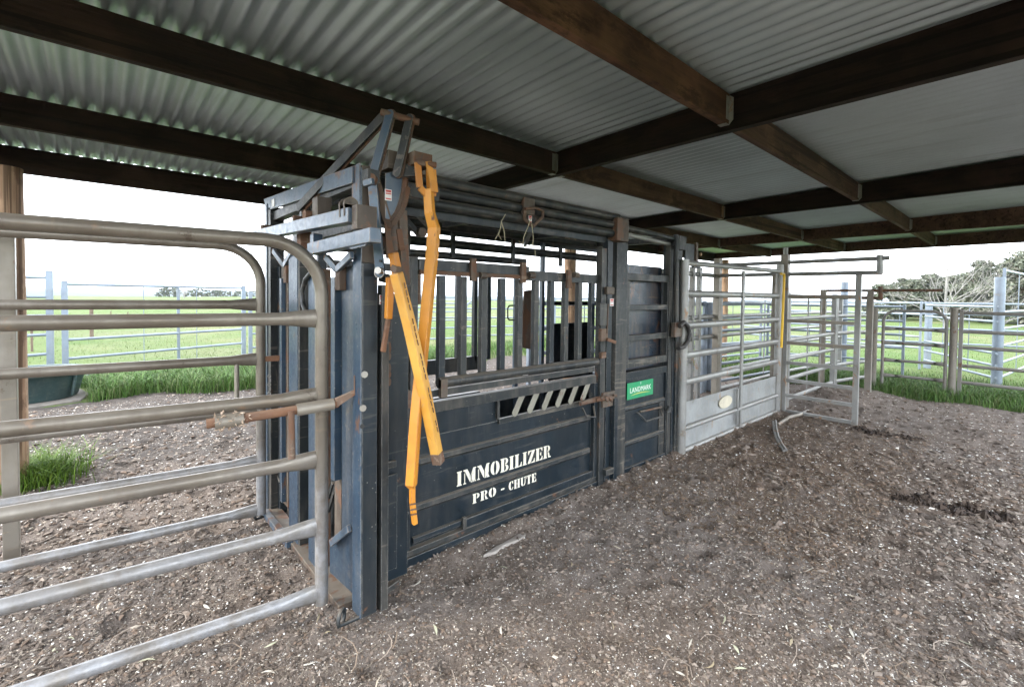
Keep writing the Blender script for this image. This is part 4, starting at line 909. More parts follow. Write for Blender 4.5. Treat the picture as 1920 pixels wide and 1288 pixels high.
# --- stencilled words on panel
def ell(cx, cy_, rx, ry, a0, a1, n=10): return [(cx+rx*math.cos(R(a0+(a1-a0)*i/n)), cy_+ry*math.sin(R(a0+(a1-a0)*i/n))) for i in range(n+1)]
def half_o(cx, rx, rix, side):
    o_ = ell(cx, .5, rx, .5, 96, 264) if side < 0 else ell(cx, .5, rx, .5, 84, -84); i_ = ell(cx, .5, rix, .40, 258, 102) if side < 0 else ell(cx, .5, rix, .40, -78, 78); return o_+i_
STEM = lambda x: [(x, 0), (x+.40, 0), (x+.40, .06), (x+.33, .09), (x+.33, .91), (x+.40, .94), (x+.40, 1), (x, 1), (x, .94), (x+.07, .91), (x+.07, .09), (x, .06)]
GL = {
 'I': (.42, [STEM(0)]),
 'M': (1.05, [[(0,0),(.22,0),(.22,.06),(.14,.09),(.14,.72),(.08,.78),(.08,.09),(0,.06)], [(0,1),(.32,1),(.60,.48),(.60,.14),(.55,.04),(.20,.72),(.14,.84),(.05,.9),(0,.94)],
             [(.64,.55),(.80,1),(1.05,1),(1.05,.94),(.98,.91),(.98,.09),(1.05,.06),(1.05,0),(.62,0),(.62,.06),(.68,.09),(.68,.55)]]),
 'O': (.80, [half_o(.38, .38, .10, -1), half_o(.43, .38, .10, 1)]),
 'B': (.74, [STEM(0)[:12], [(.44,1)]+ell(.44,.76,.26,.24,90,-90)+[(.44,.60)]+ell(.44,.77,.06,.15,-90,90)[::1], [(.44,.50)]+ell(.44,.25,.30,.25,90,-90)+[(.44,.08)]+ell(.44,.26,.08,.17,-90,90)]),
 'L': (.68, [STEM(0), [(.44,0),(.68,0),(.68,.34),(.62,.34),(.54,.12),(.44,.08)]]),
 'Z': (.72, [[(.02,1),(.44,1),(.44,.92),(.2,.9),(.08,.7),(.02,.7)], [(.48,1),(.70,1),(.70,.92),(.30,.08),(.26,0),(.0,0),(.0,.08),(.40,.9)], [(.34,0),(.72,0),(.72,.32),(.66,.32),(.56,.1),(.38,.08)]]),
 'E': (.72, [STEM(0), [(.44,1),(.70,1),(.70,.72),(.64,.72),(.56,.9),(.44,.92)], [(.44,.46),(.54,.36),(.58,.36),(.58,.64),(.54,.64),(.44,.55)], [(.44,0),(.72,0),(.72,.3),(.66,.3),(.56,.1),(.44,.08)]]),
 'R': (.80, [STEM(0), [(.44,1)]+ell(.44,.74,.28,.26,90,-90)+[(.44,.58)]+ell(.44,.75,.07,.17,-90,90), [(.46,.44),(.6,.44),(.68,.12),(.80,.08),(.80,0),(.54,0)]]),
 'P': (.74, [STEM(0), [(.44,1)]+ell(.44,.72,.28,.28,90,-90)+[(.44,.54)]+ell(.44,.73,.07,.18,-90,90)]),
 'C': (.72, [half_o(.38, .38, .10, -1), [(.43,1),(.56,.96),(.66,1),(.66,.66),(.6,.66),(.5,.88),(.43,.92)], [(.43,0),(.56,.03),(.68,.28),(.62,.3),(.5,.12),(.43,.08)]]),
 'H': (.92, [STEM(0), STEM(.5), [(.41,.45),(.49,.45),(.49,.55),(.41,.55)]]),
 'U': (.84, [[(0,1),(.40,1),(.40,.94),(.33,.91),(.33,.25),(.40,.1),(.40,0),(.2,.03),(.07,.25),(.07,.91),(0,.94)], [(.52,1),(.84,1),(.84,.94),(.75,.91),(.75,.28),(.62,.05),(.46,0),(.46,.08),(.6,.22),(.65,.4),(.65,.91),(.52,.94)]]),
 'T': (.76, [[(.18,0),(.58,0),(.58,.06),(.51,.09),(.51,1),(.25,1),(.25,.09),(.18,.06)], [(0,.68),(.05,.68),(.12,.9),(.22,.92),(.22,1),(0,1)], [(.54,1),(.76,1),(.76,.68),(.71,.68),(.64,.9),(.54,.92)]]),
 '-': (.6, [[(.1,.36),(.45,.36),(.45,.50),(.1,.50)]]), ' ': (.25, [])}
def stencil(txt, x0_, x1_, z0_, h, name, yv):
    adv = []; t = 0
    for c_ in txt: adv.append(t); t += GL[c_][0]+.10
    s_ = (x1_-x0_)/(t-.10); mb_ = MB()
    for c_, a_ in zip(txt, adv):
        for poly in GL[c_][1]:
            ok = [poly[0]]
            for q in poly[1:]:
                if math.hypot(q[0]-ok[-1][0], q[1]-ok[-1][1]) > 1e-4: ok.append(q)
            if math.hypot(ok[0][0]-ok[-1][0], ok[0][1]-ok[-1][1]) < 1e-4: ok.pop()
            mb_.prism([(x0_+(a_+u)*s_, z0_+v*h) for u, v in ok], 1, yv-.0012, yv)
    return mb_.build(name, CREAM, cr_)
stencil('IMMOBILIZER', 1.665, 2.515, .358, .092, 'stencil_lettering', 2.3715)
stencil('PRO', 1.79, 1.985, .213, .062, 'stencil_lettering', 2.3715)
bx('stencil_dash', (2.03, 2.3703, .236), (2.06, 2.3715, .246), CREAM, 0)
stencil('CHUTE', 2.10, 2.365, .213, .062, 'stencil_lettering', 2.3715)

# ------------------------------------------------------------------ twine
def twine(name, path, label, y=2.22, r_=.003):
    mb_ = MB()
    for pth in path: mb_.tube([P(*q, y=y+random.uniform(-.01, .01)) for q in pth], r_, 6)
    return tag(mb_.build(name, TWINE), label, 'twine')
twine('twine_loop', [[(948, 402), (940, 415), (938, 430), (928, 450)], [(940, 416), (945, 432), (947, 452)], [(939, 425), (935, 440), (940, 450)]], 'frayed twine end hanging from top pipe left of the rusty shackle')
twine('twine_loop', [[(996, 408), (990, 425), (982, 445), (980, 462)], [(997, 420), (1000, 445), (999, 458)], [(980, 458), (973, 452), (975, 462), (983, 463), (999, 458)], [(998, 455), (1003, 470), (1004, 480)]], 'knotted twine loop hanging from the rusty shackle')

# ------------------------------------------------------------------ galvanised race panel beside the crush
GY = 2.27
rpn = thing('race_fence', (4.25, GY, 0), 'galvanised race side panel with sheeted lower half and pale oval plate', 'race fence')
def rb(name, a, b, mat=GALV, bev=.004, par=rpn): return MB().box(a, b).build(name, mat, par, bev)
MB().tube([(4.27, GY, .0), (4.27, GY, 1.93)], .045, 14).build('post', GALV, rpn)
MB().tube([(6.83, GY, .0), (6.83, GY, 2.02)], .045, 14).build('post', GALV, rpn)
for z in (1.60, 1.285, .99, .725): MB().tube([(4.31, GY, z), (6.79, GY, z)], .022, 12, .034).build('rail', GALV, rpn)
MB().tube([(4.31, GY, 1.90), (6.79, GY, 1.93)], .02, 12, .028).build('rail', GALV, rpn)
rb('lower_sheet', (4.31, GY+.004, .07), (5.60, GY+.008, .525), SHEET, 0); rb('lower_sheet', (5.61, GY+.004, .07), (6.79, GY+.008, .525), SHEET, 0)
MB().tube([(4.31, GY, .045), (6.79, GY, .045)], .028, 12).build('rail', GALV, rpn); MB().tube([(4.31, GY-.01, .272), (6.79, GY-.01, .268)], .026, 12).build('rail', GALV, rpn)
rb('stile', (5.575, GY-.035, .05), (5.63, GY-.012, 1.88), GALV); rb('stile', (5.49, GY-.04, .1), (5.515, GY-.014, .52), GALV)
ov = P(1359, 753, y=GY-.0); MB().prism(ell(ov.x, .402, .165, .068, 0, 345, 23), 1, GY-.012, GY-.004).build('oval_plate', OVAL, rpn)
# far side of the race
rpf = thing('race_fence', (4.35, 3.2, 0), 'far side panel of the race with sheeted lower half', 'race fence')
for z in (1.90, 1.60, 1.285, .99): MB().tube([(4.35, 3.2, z), (6.9, 3.2, z)], .022, 12, .032).build('rail', GALV, rpf)
MB().box((4.35, 3.2, .05), (6.15, 3.208, .62)).build('lower_sheet', SHEET, rpf); MB().tube([(4.35, 3.2, .64), (6.2, 3.2, .66)], .024, 12).build('rail', GALV, rpf)
for xx in (4.36, 6.25, 6.45): MB().box((xx-.035, 3.17, .0), (xx+.035, 3.23, 2.0)).build('post', GALV, rpf, .003)
# sliding gate and its track (open, pushed toward the yard)
SX = 6.97
trk = thing('gate_track', (SX, 2.24, 0), 'galvanised goal post frame carrying the sliding gate on two overhead rails', 'gate frame')
for (a, b) in (((1342, 498), (1668, 484)), ((1342, 517), (1655, 511))):
    aa, bb = P(*a, x=SX), P(*b, x=SX); MB().tube([aa, bb], .026, 12).build('track_rail', GALV, trk)
a = P(1650, 478, x=SX); b = P(1650, 513, x=SX); MB().tube([b, a], .034, 12).build('end_stub', GALV, trk)
for yy in (2.27-.02, 3.17): MB().box((SX-.05, yy-.045, 0), (SX+.05, yy+.045, 2.16)).build('post', GALVD, trk, .004)
MB().box((SX-.04, 2.33, 0), (SX+.04, 2.40, 1.9)).build('post', GALVD, trk, .004)
MB().tube([(SX, 2.25, 2.1), (SX, 2.25, 2.26)], .03, 10).build('tie', GALV, trk)
sg_ = thing('sliding_gate', (SX-.03, 1.8, 0), 'open sliding gate of square steel rails standing out from the race', 'gate')
za = [1.595, 1.268, .972, .705, .468, .262, .045]
for z in za: MB().box((SX-.055, 1.452, z-.022), (SX-.012, 2.19, z+.022)).build('rail', GALVD if z > .9 else GALV, sg_, .003)
MB().box((SX-.06, 1.392, .0), (SX-.005, 1.450, 1.87)).build('stile', GALV, sg_, .003); MB().box((SX-.055, 2.192, .03), (SX-.012, 2.235, 1.87)).build('stile', GALV, sg_, .003)
# yellow strip on the race post
ys = MB(); pth = [P(1466, 513, y=2.17)+Vector((-.03, 0, -.005)), P(1470, 514, y=2.17), P(1470.5, 520, y=2.17), P(1465, 652, y=2.17)]; ys.tube(pth, .016, 10)
tag(ys.build('yellow_pull_rod', YSTRIP), 'bright yellow rod hanging on the grey race post', 'pull rod')
# race continues past the sliding gate
def panel_line(name, A, B, hs, r_, mat, label, cat='fence', group=None, posts=True, ps=.05, ztop=None, zoff=0., sheet=False):
    A3, B3 = Vector((A[0], A[1], 0)), Vector((B[0], B[1], 0)); t = thing(name, (A[0], A[1], zoff), label, cat, group)
    for h in hs: MB().tube([A3+Vector((0, 0, h)), B3+Vector((0, 0, h))], r_*.8, 8, r_).build('rail', mat, t)
    ln_ = (B3-A3).length; dd_ = (B3-A3).normalized()
    for f_ in ((.5,) if ln_ < 2 else (.33, .67)):
        q = A3+dd_*(ln_*f_+.07*len(COL.objects) % .2); MB().tube([q+Vector((0, 0, hs[-1])), q+Vector((0, 0, hs[0]))], .008, 6).build('stile', mat, t)
    if posts:
        for q in (A3, B3): MB().box((q.x-ps/2, q.y-ps/2, -.35), (q.x+ps/2, q.y+ps/2, ztop or hs[0]+.05)).build('post', mat, t, .003)
    return t
RH = [1.60, 1.285, .99, .725, .45, .17]
GR = 'race panels beyond the sliding gate'
panel_line('race_fence', (7.1, 2.25), (9.25, 2.22), RH, .030, GALV, 'open railed race panel just beyond the sliding gate, near side', 'race fence', GR, ps=.07)
panel_line('race_fence', (9.33, 2.22), (10.45, 1.98), RH, .030, GALV, 'short railed race panel at the far end by the tall grass', 'race fence', GR, ps=.07)
panel_line('race_fence', (7.1, 3.19), (9.6, 3.17), RH, .030, GALV, 'open railed race panel beyond the sliding gate, far side', 'race fence', GR, ps=.07)
panel_line('yard_fence', (8.2, 5.2), (12.6, 4.6), [1.42, 1.1, .8, .5, .2], .026, GALVB, 'pale pipe fence crossing behind the far side of the race', 'yard fence')
panel_line('yard_fence', (12.8, 4.5), (13.4, 1.9), [1.42, 1.1, .8, .5, .2], .026, GALVB, 'pale pipe fence running back toward the pen gate', 'yard fence')
panel_line('race_fence', (9.7, 3.17), (12.6, 2.9), RH, .030, GALV, 'last railed race panel on the far side', 'race fence', GR, ps=.07)
# second gate track further along
t2 = thing('gate_track', (9.3, 2.2, 0), 'rusty overhead gate rail with stub end in front of the gum trees', 'gate frame')
for (a, b) in (((1540, 545), (1768, 544.5)), ((1545, 557), (1655, 559))): MB().tube([P(*a, x=9.3), P(*b, x=9.3)], .022, 10).build('track_rail', RUSTY, t2)
MB().tube([P(1651, 561, x=9.3), P(1651, 537, x=9.3)], .032, 10).build('end_stub', RUSTY, t2)
for pxx, tp in ((1543, 543), (1631, 545)):
    c = P(pxx, 600, x=9.3); MB().box((9.26, c.y-.04, 0), (9.34, c.y+.04, P(pxx, tp, x=9.3).z)).build('post', TAN if pxx > 1600 else GALVD, t2, .003)
# dark rectangular loop
c0_ = P(1618, 566, x=9.2); c1_ = P(1618, 595, x=9.2)
# ------------------------------------------------------------------ right hand pens
HR = [1.37, 1.07, .82, .52, .25, -.02]
pa = P(1648, 737, z=0); pb_ = P(1786, 744, z=0); xg = 10.36
GRP = 'pipe gates and panels of the right hand pen'
rail_gate('pen_gate', 'round cornered grey pen gate between the two brown posts on the right', (xg, .93), (xg-.05, 1.74), [1.38]+HR[1:], .024, PENM, -.02, .18, None, nb=8)
post('pen_post', xg-.06, 1.86, 1.42, .085, TAN, 'rust stained round post at the left side of the right hand pen gate', True)
post('pen_post', xg+.02, .845, 1.45, .10, TAN, 'thick rust stained round post at the right side of the pen gate', True)
panel_line('pen_fence', (xg+.03, .76), (xg-.1, -1.9), HR, .026, PENM, 'six rail pipe panel running out of the photo on the right')
post('tall_post', *P(1868, 722, z=-.15).xy, P(1868, 520, x=P(1868, 722, z=-.15).x)  .z, .17, GALVB, 'tall pale blue steel post standing in the right hand pens', True)
tp = P(1868, 722, z=-.15)
panel_line('pen_fence', (tp.x+.2, tp.y-.05), (tp.x+5.0, tp.y-.6), [2.2, 1.35, 1.0, .65, .3, 0], .026, GALVB, 'pale blue panel leading away from the tall steel post')
q = P(1738, 690, z=-.28); q2 = P(1650, 680, z=-.28)
post('pen_post', q.x, q.y, P(1738, 566, x=q.x).z, .16, GALVB, 'pale blue steel post behind the right hand pen gate', True)
panel_line('pen_fence', (tp.x-.1, tp.y), (q.x-.6, q.y), [1.45, 1.15, .5, .25, .0], .026, GALVB, 'pale pipe panel behind the pen gate from the tall post to the next', posts=False)
panel_line('pen_fence', (q.x-.5, q.y+.1), (q.x+.6, q.y+5.2), [1.5, 1.2, .6, .3], .026, GALVB, 'pale pipe panel further left behind the pen gate')
panel_line('pen_fence', (15.8, -.35), (15.4, -3.8), [1.55, 1.2, .9, .6, .3], .026, GALVB, 'pale pipe panel at the far right edge of the photo')
panel_line('pen_fence', (16.2, 5.8), (19, -4), [1.5, 1.2, .8, .4], .026, GALVB, 'long pale pipe panel across the back of the right hand pens')
q = P(1579, 700, z=-.25); post('tall_post', q.x, q.y, P(1584, 529, x=q.x).z, .16, GALVB, 'tall pale post seen between the bars of the race', True)
# pens beyond the race seen through its rails
q = P(1328, 742, z=-.1); q3 = P(1455, 715, z=-.1)
post('pen_post', q.x, q.y, P(1328, 567, x=q.x).z, .14, GALVB, 'dark grey round post beyond the race panel', True)
dv = Vector((q3.x-q.x, q3.y-q.y)).normalized()
rail_gate('pen_gate', 'dark round cornered gate beyond the race panel', (q3.x, q3.y), (q.x+dv.x*.15, q.y+dv.y*.15), [1.48, 1.0, .72, .42, .12], .028, GALVB, -.1, .3, nb=8)
panel_line('pen_fence', (q.x-.1, q.y+.05), (q.x-3.2, q.y+1.1), [1.46, 1.1, .75, .4, .1], .03, GALVB, 'pipe panel left of the dark round post beyond the race')
post('pen_post', *P(1318, 745, z=-.1).xy, 1.3, .10, GALVB, 'second grey post close beside the dark round one', True)
# left background pens
LH = [1.71, 1.33, .95, .57, .18, -.2]
GL_ = 'galvanised yard panels across the field edge'
panel_line('yard_fence', (-.52, 13.15), (3.02, 14.67), LH, .030, GALVB, 'galvanised panel behind the gates with one middle stile', 'yard fence', GL_, ps=.10, ztop=1.78)
mid_ = Vector((-.52, 13.15, 0)).lerp(Vector((3.02, 14.67, 0)), .56); tt = COL.objects[-1].parent
MB().box((mid_.x-.03, mid_.y-.02, -.2), (mid_.x+.03, mid_.y+.02, 1.71)).build('stile', GALVB, tt)
panel_line('yard_fence', (-.74, 13.2), (-3.6, 11.9), [h+.12 for h in LH], .030, GALVB, 'galvanised panel at the left edge behind the wooden post', 'yard fence', GL_, ps=.11, ztop=1.98)
panel_line('yard_fence', (3.2, 14.72), (7.4, 14.9), [h-.15 for h in LH], .028, GALVB, 'galvanised panel just right of the crush front post, far off', 'yard fence', GL_, ps=.09)
panel_line('yard_fence', (7.6, 14.9), (10.2, 14.4), [h-.2 for h in LH], .028, GALVB, 'galvanised panel seen through the bars of the crush', 'yard fence', GL_, ps=.08)
rail_gate('yard_gate', 'pale round cornered gate seen through the crush bars', (10.4, 14.3), (13.6, 13.0), [1.42, 1.08, .74, .40, .06], .028, GALVB, -.2, .4, nb=8)
panel_line('yard_fence', (13.8, 12.9), (17.5, 10.8), [h-.2 for h in LH], .028, GALVB, 'galvanised panel farthest right behind the race', 'yard fence', GL_, ps=.08)
panel_line('yard_fence', (6.0, 19.5), (14, 18.5), [1.2, .8, .4], .03, GALVB, 'low distant pipe panel beyond the other yards', 'yard fence', GL_, ps=.08)

# trough tub on a slab
tbx, tby = -.76, 9.56
tub = thing('water_tub', (tbx, tby, .02), 'round dark green plastic water tub behind the wooden post', 'tub')
prof = [(.50, .021), (.52, .05), (.60, .36), (.64, .385), (.66, .40), (.655, .42), (.60, .415), (.575, .36), (.49, .06), (.0, .05)]
n_ = 40; V_ = []; F_ = []
for r_, z in prof:
    for j in range(n_): t = 2*math.pi*j/n_; V_.append((tbx+r_*math.cos(t), tby+r_*math.sin(t), z))
for i in range(len(prof)-1):
    for j in range(n_): F_.append((i*n_+j, i*n_+(j+1) % n_, (i+1)*n_+(j+1) % n_, (i+1)*n_+j))
mb_ = MB(); mb_.add(V_, F_, True); mb_.build('tub_body', TUBM, tub)
MB().tube(arc((tbx, tby, .40), .655, 0, 360, 40, (1, 0, 0), (0, 1, 0)), .022, 8, caps=False).build('tub_rim', TUBM, tub)
for a_ in (-35, 60, 200): c = (tbx+.585*math.cos(R(a_)), tby+.585*math.sin(R(a_))); MB().tube([(c[0]-.02*math.cos(R(a_)), c[1]-.02*math.sin(R(a_)), .06), (c[0]+.02*math.cos(R(a_)), c[1]+.02*math.sin(R(a_)), .34)], .02, 8).build('tub_rib', TUBM, tub)
sl_ = MB(); sl_.prism([(-1.9, 8.95), (-.7, 8.8), (-.2, 9.0), (-.12, 9.5), (-.3, 10.4), (-1.9, 10.5)], 2, -.12, .02)
tag(sl_.build('concrete_slab', SLABM, None, .01), 'weathered concrete slab under the green tub', 'slab')
# exposed concrete edges by the crush
def slab(name, pts, label, z1=.002):
    q = [P(*p_, z=0) for p_ in pts]; m_ = MB(); m_.prism([(v.x, v.y) for v in q], 2, -.08, z1); return tag(m_.build(name, CONC, None, .008), label, 'slab')
slab('concrete_slab', [(905, 1040), (925, 1026), (950, 1013), (972, 1000), (985, 997), (1003, 984), (1022, 978), (1040, 968), (1038, 982), (1020, 988), (1012, 996), (990, 1002), (972, 1012), (945, 1022), (930, 1034)], 'pale broken strip of concrete exposed in the dirt before the crush')
slab('concrete_slab', [(1284, 852), (1330, 833), (1342, 836), (1330, 844), (1296, 855)], 'small exposed concrete edge under the race panel corner')
slab('concrete_slab', [(1062, 962), (1080, 954), (1092, 960), (1072, 968)], 'small pale stone right of the exposed concrete strip')
# bent pipe and hose at the end of the race
hp_ = [P(*q, z=zz) for q, zz in (((1450, 790), .10), ((1451, 805), .07), ((1455, 820), .05), ((1462, 835), .035), ((1470, 846), .03))]
mb_ = MB(); mb_.tube(hp_, .012, 10); mb_.tube([p_+Vector((.032, -.012, .006)) for p_ in hp_], .013, 10)
tag(mb_.build('bent_hose', GALV), 'bent grey twin hose lying on the dirt by the race corner', 'hose')
mb_ = MB(); mb_.tube([P(1458, 796, z=.04), P(1480, 782, z=.05), P(1500, 777, z=.05), P(1515, 770, z=.05)], .020, 12)
tag(mb_.build('white_pipe', GALVD), 'pale plastic pipe lying along the race behind the hose', 'pipe')
# bigger loose items on the dirt
def clod(x, y, s_, mat, label, seed):
    r = random.Random(seed); bm = bmesh.new(); bmesh.ops.create_icosphere(bm, subdivisions=3, radius=1)
    for v in bm.verts: n_ = noise.fractal(v.co*1.6+Vector((seed, 0, 0)), 1, 2, 4); v.co *= 1+.45*n_; v.co.z *= .45
    me = bpy.data.meshes.new('dirt_clod'); bm.to_mesh(me); bm.free(); me.materials.append(mat)
    o = bpy.data.objects.new('dirt_clod', me); COL.objects.link(o); o.scale = (s_, s_*.7, s_); o.location = (x, y, gz(x, y)+s_*.1); o.rotation_euler = (0, 0, r.uniform(0, 6)); return tag(o, label, 'clod')
for q, s_, l in (((1735, 965), .055, 'dark clod at the left end of the rut in the dirt'), ((1300, 905), .05, 'dark brown clod near the foot of the access door'), ((1790, 960), .04, 'dark clod halfway along the rut in the dirt')):
    c = P(*q, z=0); clod(c.x, c.y, s_, DIRT, l, int(q[0]))

# ------------------------------------------------------------------ field fence: timber posts and wires
def fpost(px_, py_, top, wd, label, lean=0):
    p_ = P(px_, py_, z=-.3); t_ = P(px_, top, x=p_.x) if abs(p_.x) > 1 else P(px_, top, y=p_.y)
    m_ = MB(); m_.tube([(p_.x, p_.y, -.5), (p_.x+lean, p_.y, t_.z)], wd, 8); return tag(m_.build('fence_post', BARKB, None), label, 'post', 'old field fence posts')
fpost(172, 636, 580, .06, 'weathered timber post of the field fence behind the yard panel'); fpost(60, 660, 590, .03, 'thin star picket beside the wooden post')
fpost(208, 596, 583, .03, 'thin picket of the far fence, second from left'); fpost(272, 600, 588, .03, 'thin picket of the far fence, third from left'); fpost(240, 597, 585, .03, 'thin picket in the middle of the far fence')

# ------------------------------------------------------------------ trees
def limb(mb_, p, d, l, r_, depth, rnd, spread=.55, up=.12, nseg=4, ratio=.7):
    pts = [p]; q = Vector(p); dd = Vector(d)
    for i in range(nseg):
        dd = (dd+Vector((rnd.gauss(0, .17), rnd.gauss(0, .17), rnd.gauss(0, .13)+up*.3))).normalized(); q = q+dd*(l/nseg); pts.append(q.copy())
    mb_.tube(pts, [r_*(1-.45*i/nseg) for i in range(nseg+1)], 6 if depth > 1 else 4, caps=False)
    tips = []
    if depth <= 0: return [q]
    for k_ in range(rnd.choice((2, 3, 3))):
        nd = (dd+Vector((rnd.gauss(0, spread), rnd.gauss(0, spread), rnd.gauss(.1, spread*.6)))).normalized()
        tips += limb(mb_, pts[-1] if k_ == 0 else pts[rnd.choice((2, 3, -1))], nd, l*ratio*rnd.uniform(.7, 1.1), r_*.55, depth-1, rnd, spread, up, nseg, ratio)
    return tips
def at_dist(px_, D):
    d = cf+cr*((px_-CX)/FPX); d = Vector((d.x, d.y)); d.normalize(); p_ = d*D; return p_.x, p_.y, float(tz(p_.x, p_.y))
def dead_tree(px_, D, h, label, seed, lean=(0, 0), nb=9, r0=.16):
    x, y, z = at_dist(px_, D); t = thing('dead_tree', (x, y, z), label, 'tree'); rnd = random.Random(seed); mb_ = MB()
    mb_.tube([(x, y, z-.3), (x+.1, y, z+h*.2), (x+.1+lean[0]*.5, y+lean[1]*.5, z+h*.5), (x+lean[0], y+lean[1], z+h*.62)], [r0, r0*.8, r0*.55, r0*.4], 8); mb_.build('trunk', BARKW, t)
    bb = MB(); top = Vector((x+lean[0], y+lean[1], z+h*.6))
    for k_ in range(4): limb(bb, top, Vector((rnd.gauss(0, .4), rnd.gauss(0, .4), 1)).normalized(), h*.2, r0*.3, 2, rnd, .35, .3)
    for k_ in range(nb):
        a_ = rnd.uniform(0, 6.28); limb(bb, Vector((x, y, z+h*rnd.uniform(.08, .3))), Vector((math.cos(a_), math.sin(a_), rnd.uniform(.35, 1.1))).normalized(), h*.26, r0*.33, 3, rnd, .4, .2)
    bb.build('branches', BARKW, t); return t
dead_tree(1772, 36, 5.9, 'tall bleached dead tree rising above the right hand pens', 5, (.3, .0), 13, .09)
dead_tree(1880, 44, 4.2, 'low bleached dead tree with tangled branches at the far right', 8, (.2, .2), 9, .06)
dead_tree(345, 190, 4.6, 'small bare tree on the far field at left', 9, (0, 0), 8, .22)
def gum(px_, D, h, w_, label, seed, n=15000, leaf=.17, col=None):
    x, y, z = at_dist(px_, D); t = thing('gum_tree', (x, y, z), label, 'tree', 'gum trees behind the right hand pens' if D < 120 else 'distant tree line'); rnd = random.Random(seed); r = np.random.default_rng(seed)
    mb_ = MB(); tips = []
    mb_.tube([(x, y, z-.4), (x+.1, y, z+h*.18), (x, y, z+h*.35)], [.16*h/5, .12*h/5, .09*h/5], 8)
    for k_ in range(7):
        a_ = rnd.uniform(0, 6.28); tips += limb(mb_, Vector((x, y, z+h*rnd.uniform(.12, .35))), Vector((math.cos(a_)*w_/h, math.sin(a_)*w_/h, rnd.uniform(.5, 1.1))).normalized(), h*.3, .06*h/5, 2, rnd, .45, .2)
    mb_.build('trunk', BARKB, t)
    cen = []
    for k_ in range(60):
        u = rnd.uniform(0, 6.28); v = rnd.uniform(-.08, 1.); rr_ = w_/2*math.sqrt(max(.05, 1-(v*1.05-.25)**2))*rnd.uniform(.45, 1.0)
        cen.append((x+rr_*math.cos(u), y+rr_*math.sin(u), z+h*(.10+.80*v), rnd.uniform(.45, .95)*h*.15))
    for q in tips[:20]: cen.append((q.x, q.y, min(q.z, z+h*.98), rnd.uniform(.4, .8)*h*.12))
    cen = np.array(cen); ci = r.integers(0, len(cen), n); dirs = r.normal(size=(n, 3)); dirs /= np.linalg.norm(dirs, axis=1)[:, None]
    rad_ = cen[ci, 3]*r.random(n)**.45; Pn = cen[ci, :3]+dirs*rad_[:, None]*np.array([1.25, 1.25, .62])
    a_ = r.normal(size=(n, 3)); a_ /= np.linalg.norm(a_, axis=1)[:, None]; b_ = np.cross(a_, r.normal(size=(n, 3))); b_ /= np.linalg.norm(b_, axis=1)[:, None]
    s_ = leaf*r.uniform(.5, 1.3, n)[:, None]; V_ = np.stack([Pn-a_*s_, Pn+b_*s_*.45, Pn+a_*s_, Pn-b_*s_*.45], 1).reshape(-1, 3)
    F_ = np.arange(4*n).reshape(-1, 4); cc = np.array(col or [(.105,.120,.083),(.13,.140,.10),(.085,.098,.07),(.16,.16,.125)]); tint = np.repeat(cc[(ci+r.integers(0, 2, n)) % len(cc)]*r.uniform(.75, 1.25, n)[:, None], 4, 0)
    o = tri_mesh('crown', V_, F_, VL, tint); o.parent = t; o.location = -Vector(t['wloc']); return t
gl = [(1690, 58, 3.8, 5.5, 'low rounded gum tree at the left end of the tree belt'), (1722, 66, 4.6, 7, 'gum tree behind the left branches of the dead tree'), (1760, 70, 4.9, 7.5, 'gum tree directly behind the tall dead trunk'),
      (1800, 68, 5.3, 8, 'gum tree right of the tall dead trunk'), (1838, 74, 5.4, 8, 'gum tree left of the tall blue post'), (1878, 62, 5.5, 8, 'gum tree behind the tall blue post'), (1915, 58, 6.0, 9, 'tallest gum tree at the right edge of the photo'), (1990, 56, 6.2, 9, 'gum tree just beyond the right edge')]
for i, (a_, D, h, w_, l) in enumerate(gl): gum(a_, D, h, w_, l, 40+i)
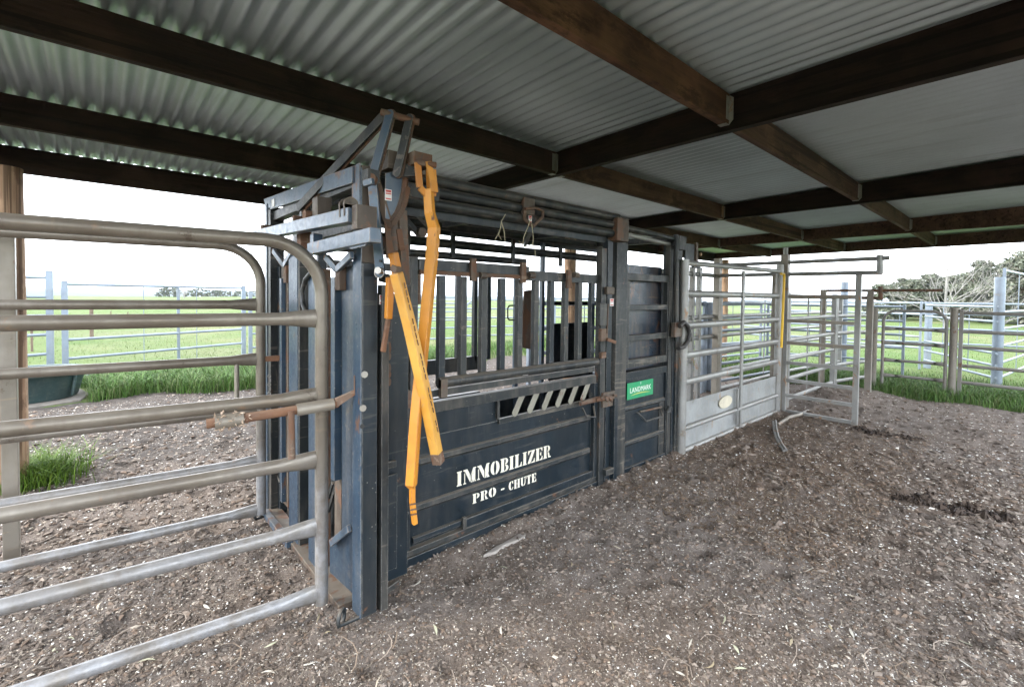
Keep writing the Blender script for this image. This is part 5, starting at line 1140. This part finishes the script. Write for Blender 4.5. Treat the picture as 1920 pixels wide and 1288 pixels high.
for i, (a_, D, h, w_, l) in enumerate([(318, 235, 4.2, 9, 'small distant tree left of the bare tree on the far field'), (372, 250, 3.8, 10, 'small distant tree right of the bare tree'), (398, 262, 3.6, 13, 'wide low distant tree in the far tree line'), (432, 275, 3.4, 15, 'low distant tree near the right end of the far tree line'), (465, 280, 3.4, 14, 'last low distant tree before the crush')]):
    gum(a_, D, h, w_, l, 70+i, 1500, .45)
# distant hills (two ridges)
def ridge(name, r0, r1, hf, label):
    A = np.linspace(R(-20), R(125), 240); rr_ = np.linspace(r0, r1, 9); V_ = []
    for j, a_ in enumerate(A):
        for i, q in enumerate(rr_): s_ = math.sin(math.pi*i/8); V_.append((q*math.cos(a_), q*math.sin(a_), -26+(hf(a_)+24)*s_**.8))
    q = (np.arange(239)[:, None]*9+np.arange(8)[None]).ravel(); o = tri_mesh(name, V_, np.stack([q, q+9, q+10, q+1], -1), HILLM, smooth=True); kind(o, 'structure', label)
def ang(px_): return yaw-math.atan((px_-CX)/FPX)
def hf1(a_):  # elevation by azimuth
    d = math.degrees(a_); w_ = float(sst((d-38)/45.))
    return 2+ 34*w_*(.75+.35*noise.fractal((d*.05, 2, 0), 1, 2, 4)) + 6*noise.fractal((d*.22, 9, 0), 1, 2, 3)
def hf2(a_):
    d = math.degrees(a_); w_ = float(sst((d-30)/45.)); return -8+20*w_*(.8+.5*noise.fractal((d*.07, 7, 0), 1, 2, 4))+4*noise.fractal((d*.3, 3, 0), 1, 2, 3)
ridge('hills', 3300, 4600, hf1, 'pale blue hills along the horizon'); ridge('hills', 1500, 2300, hf2, 'nearer low green ridge below the blue hills')

# ------------------------------------------------------------------ haze
HZ = bpy.data.materials.new('haze'); HZ.use_nodes = True; hn = HZ.node_tree; hn.nodes.clear()
pv = N(hn, 'ShaderNodeVolumePrincipled'); pv.inputs['Color'].default_value = (.74, .81, 1, 1); pv.inputs['Density'].default_value = .00013; pv.inputs['Anisotropy'].default_value = .2
oo = N(hn, 'ShaderNodeOutputMaterial'); hn.links.new(pv.outputs[0], oo.inputs['Volume'])
if True:
    hzo = MB().box((-9500, -9500, -50), (9500, 9500, 70)).build('haze', HZ); kind(hzo, 'stuff', 'thin pale air haze over the far fields')
done()
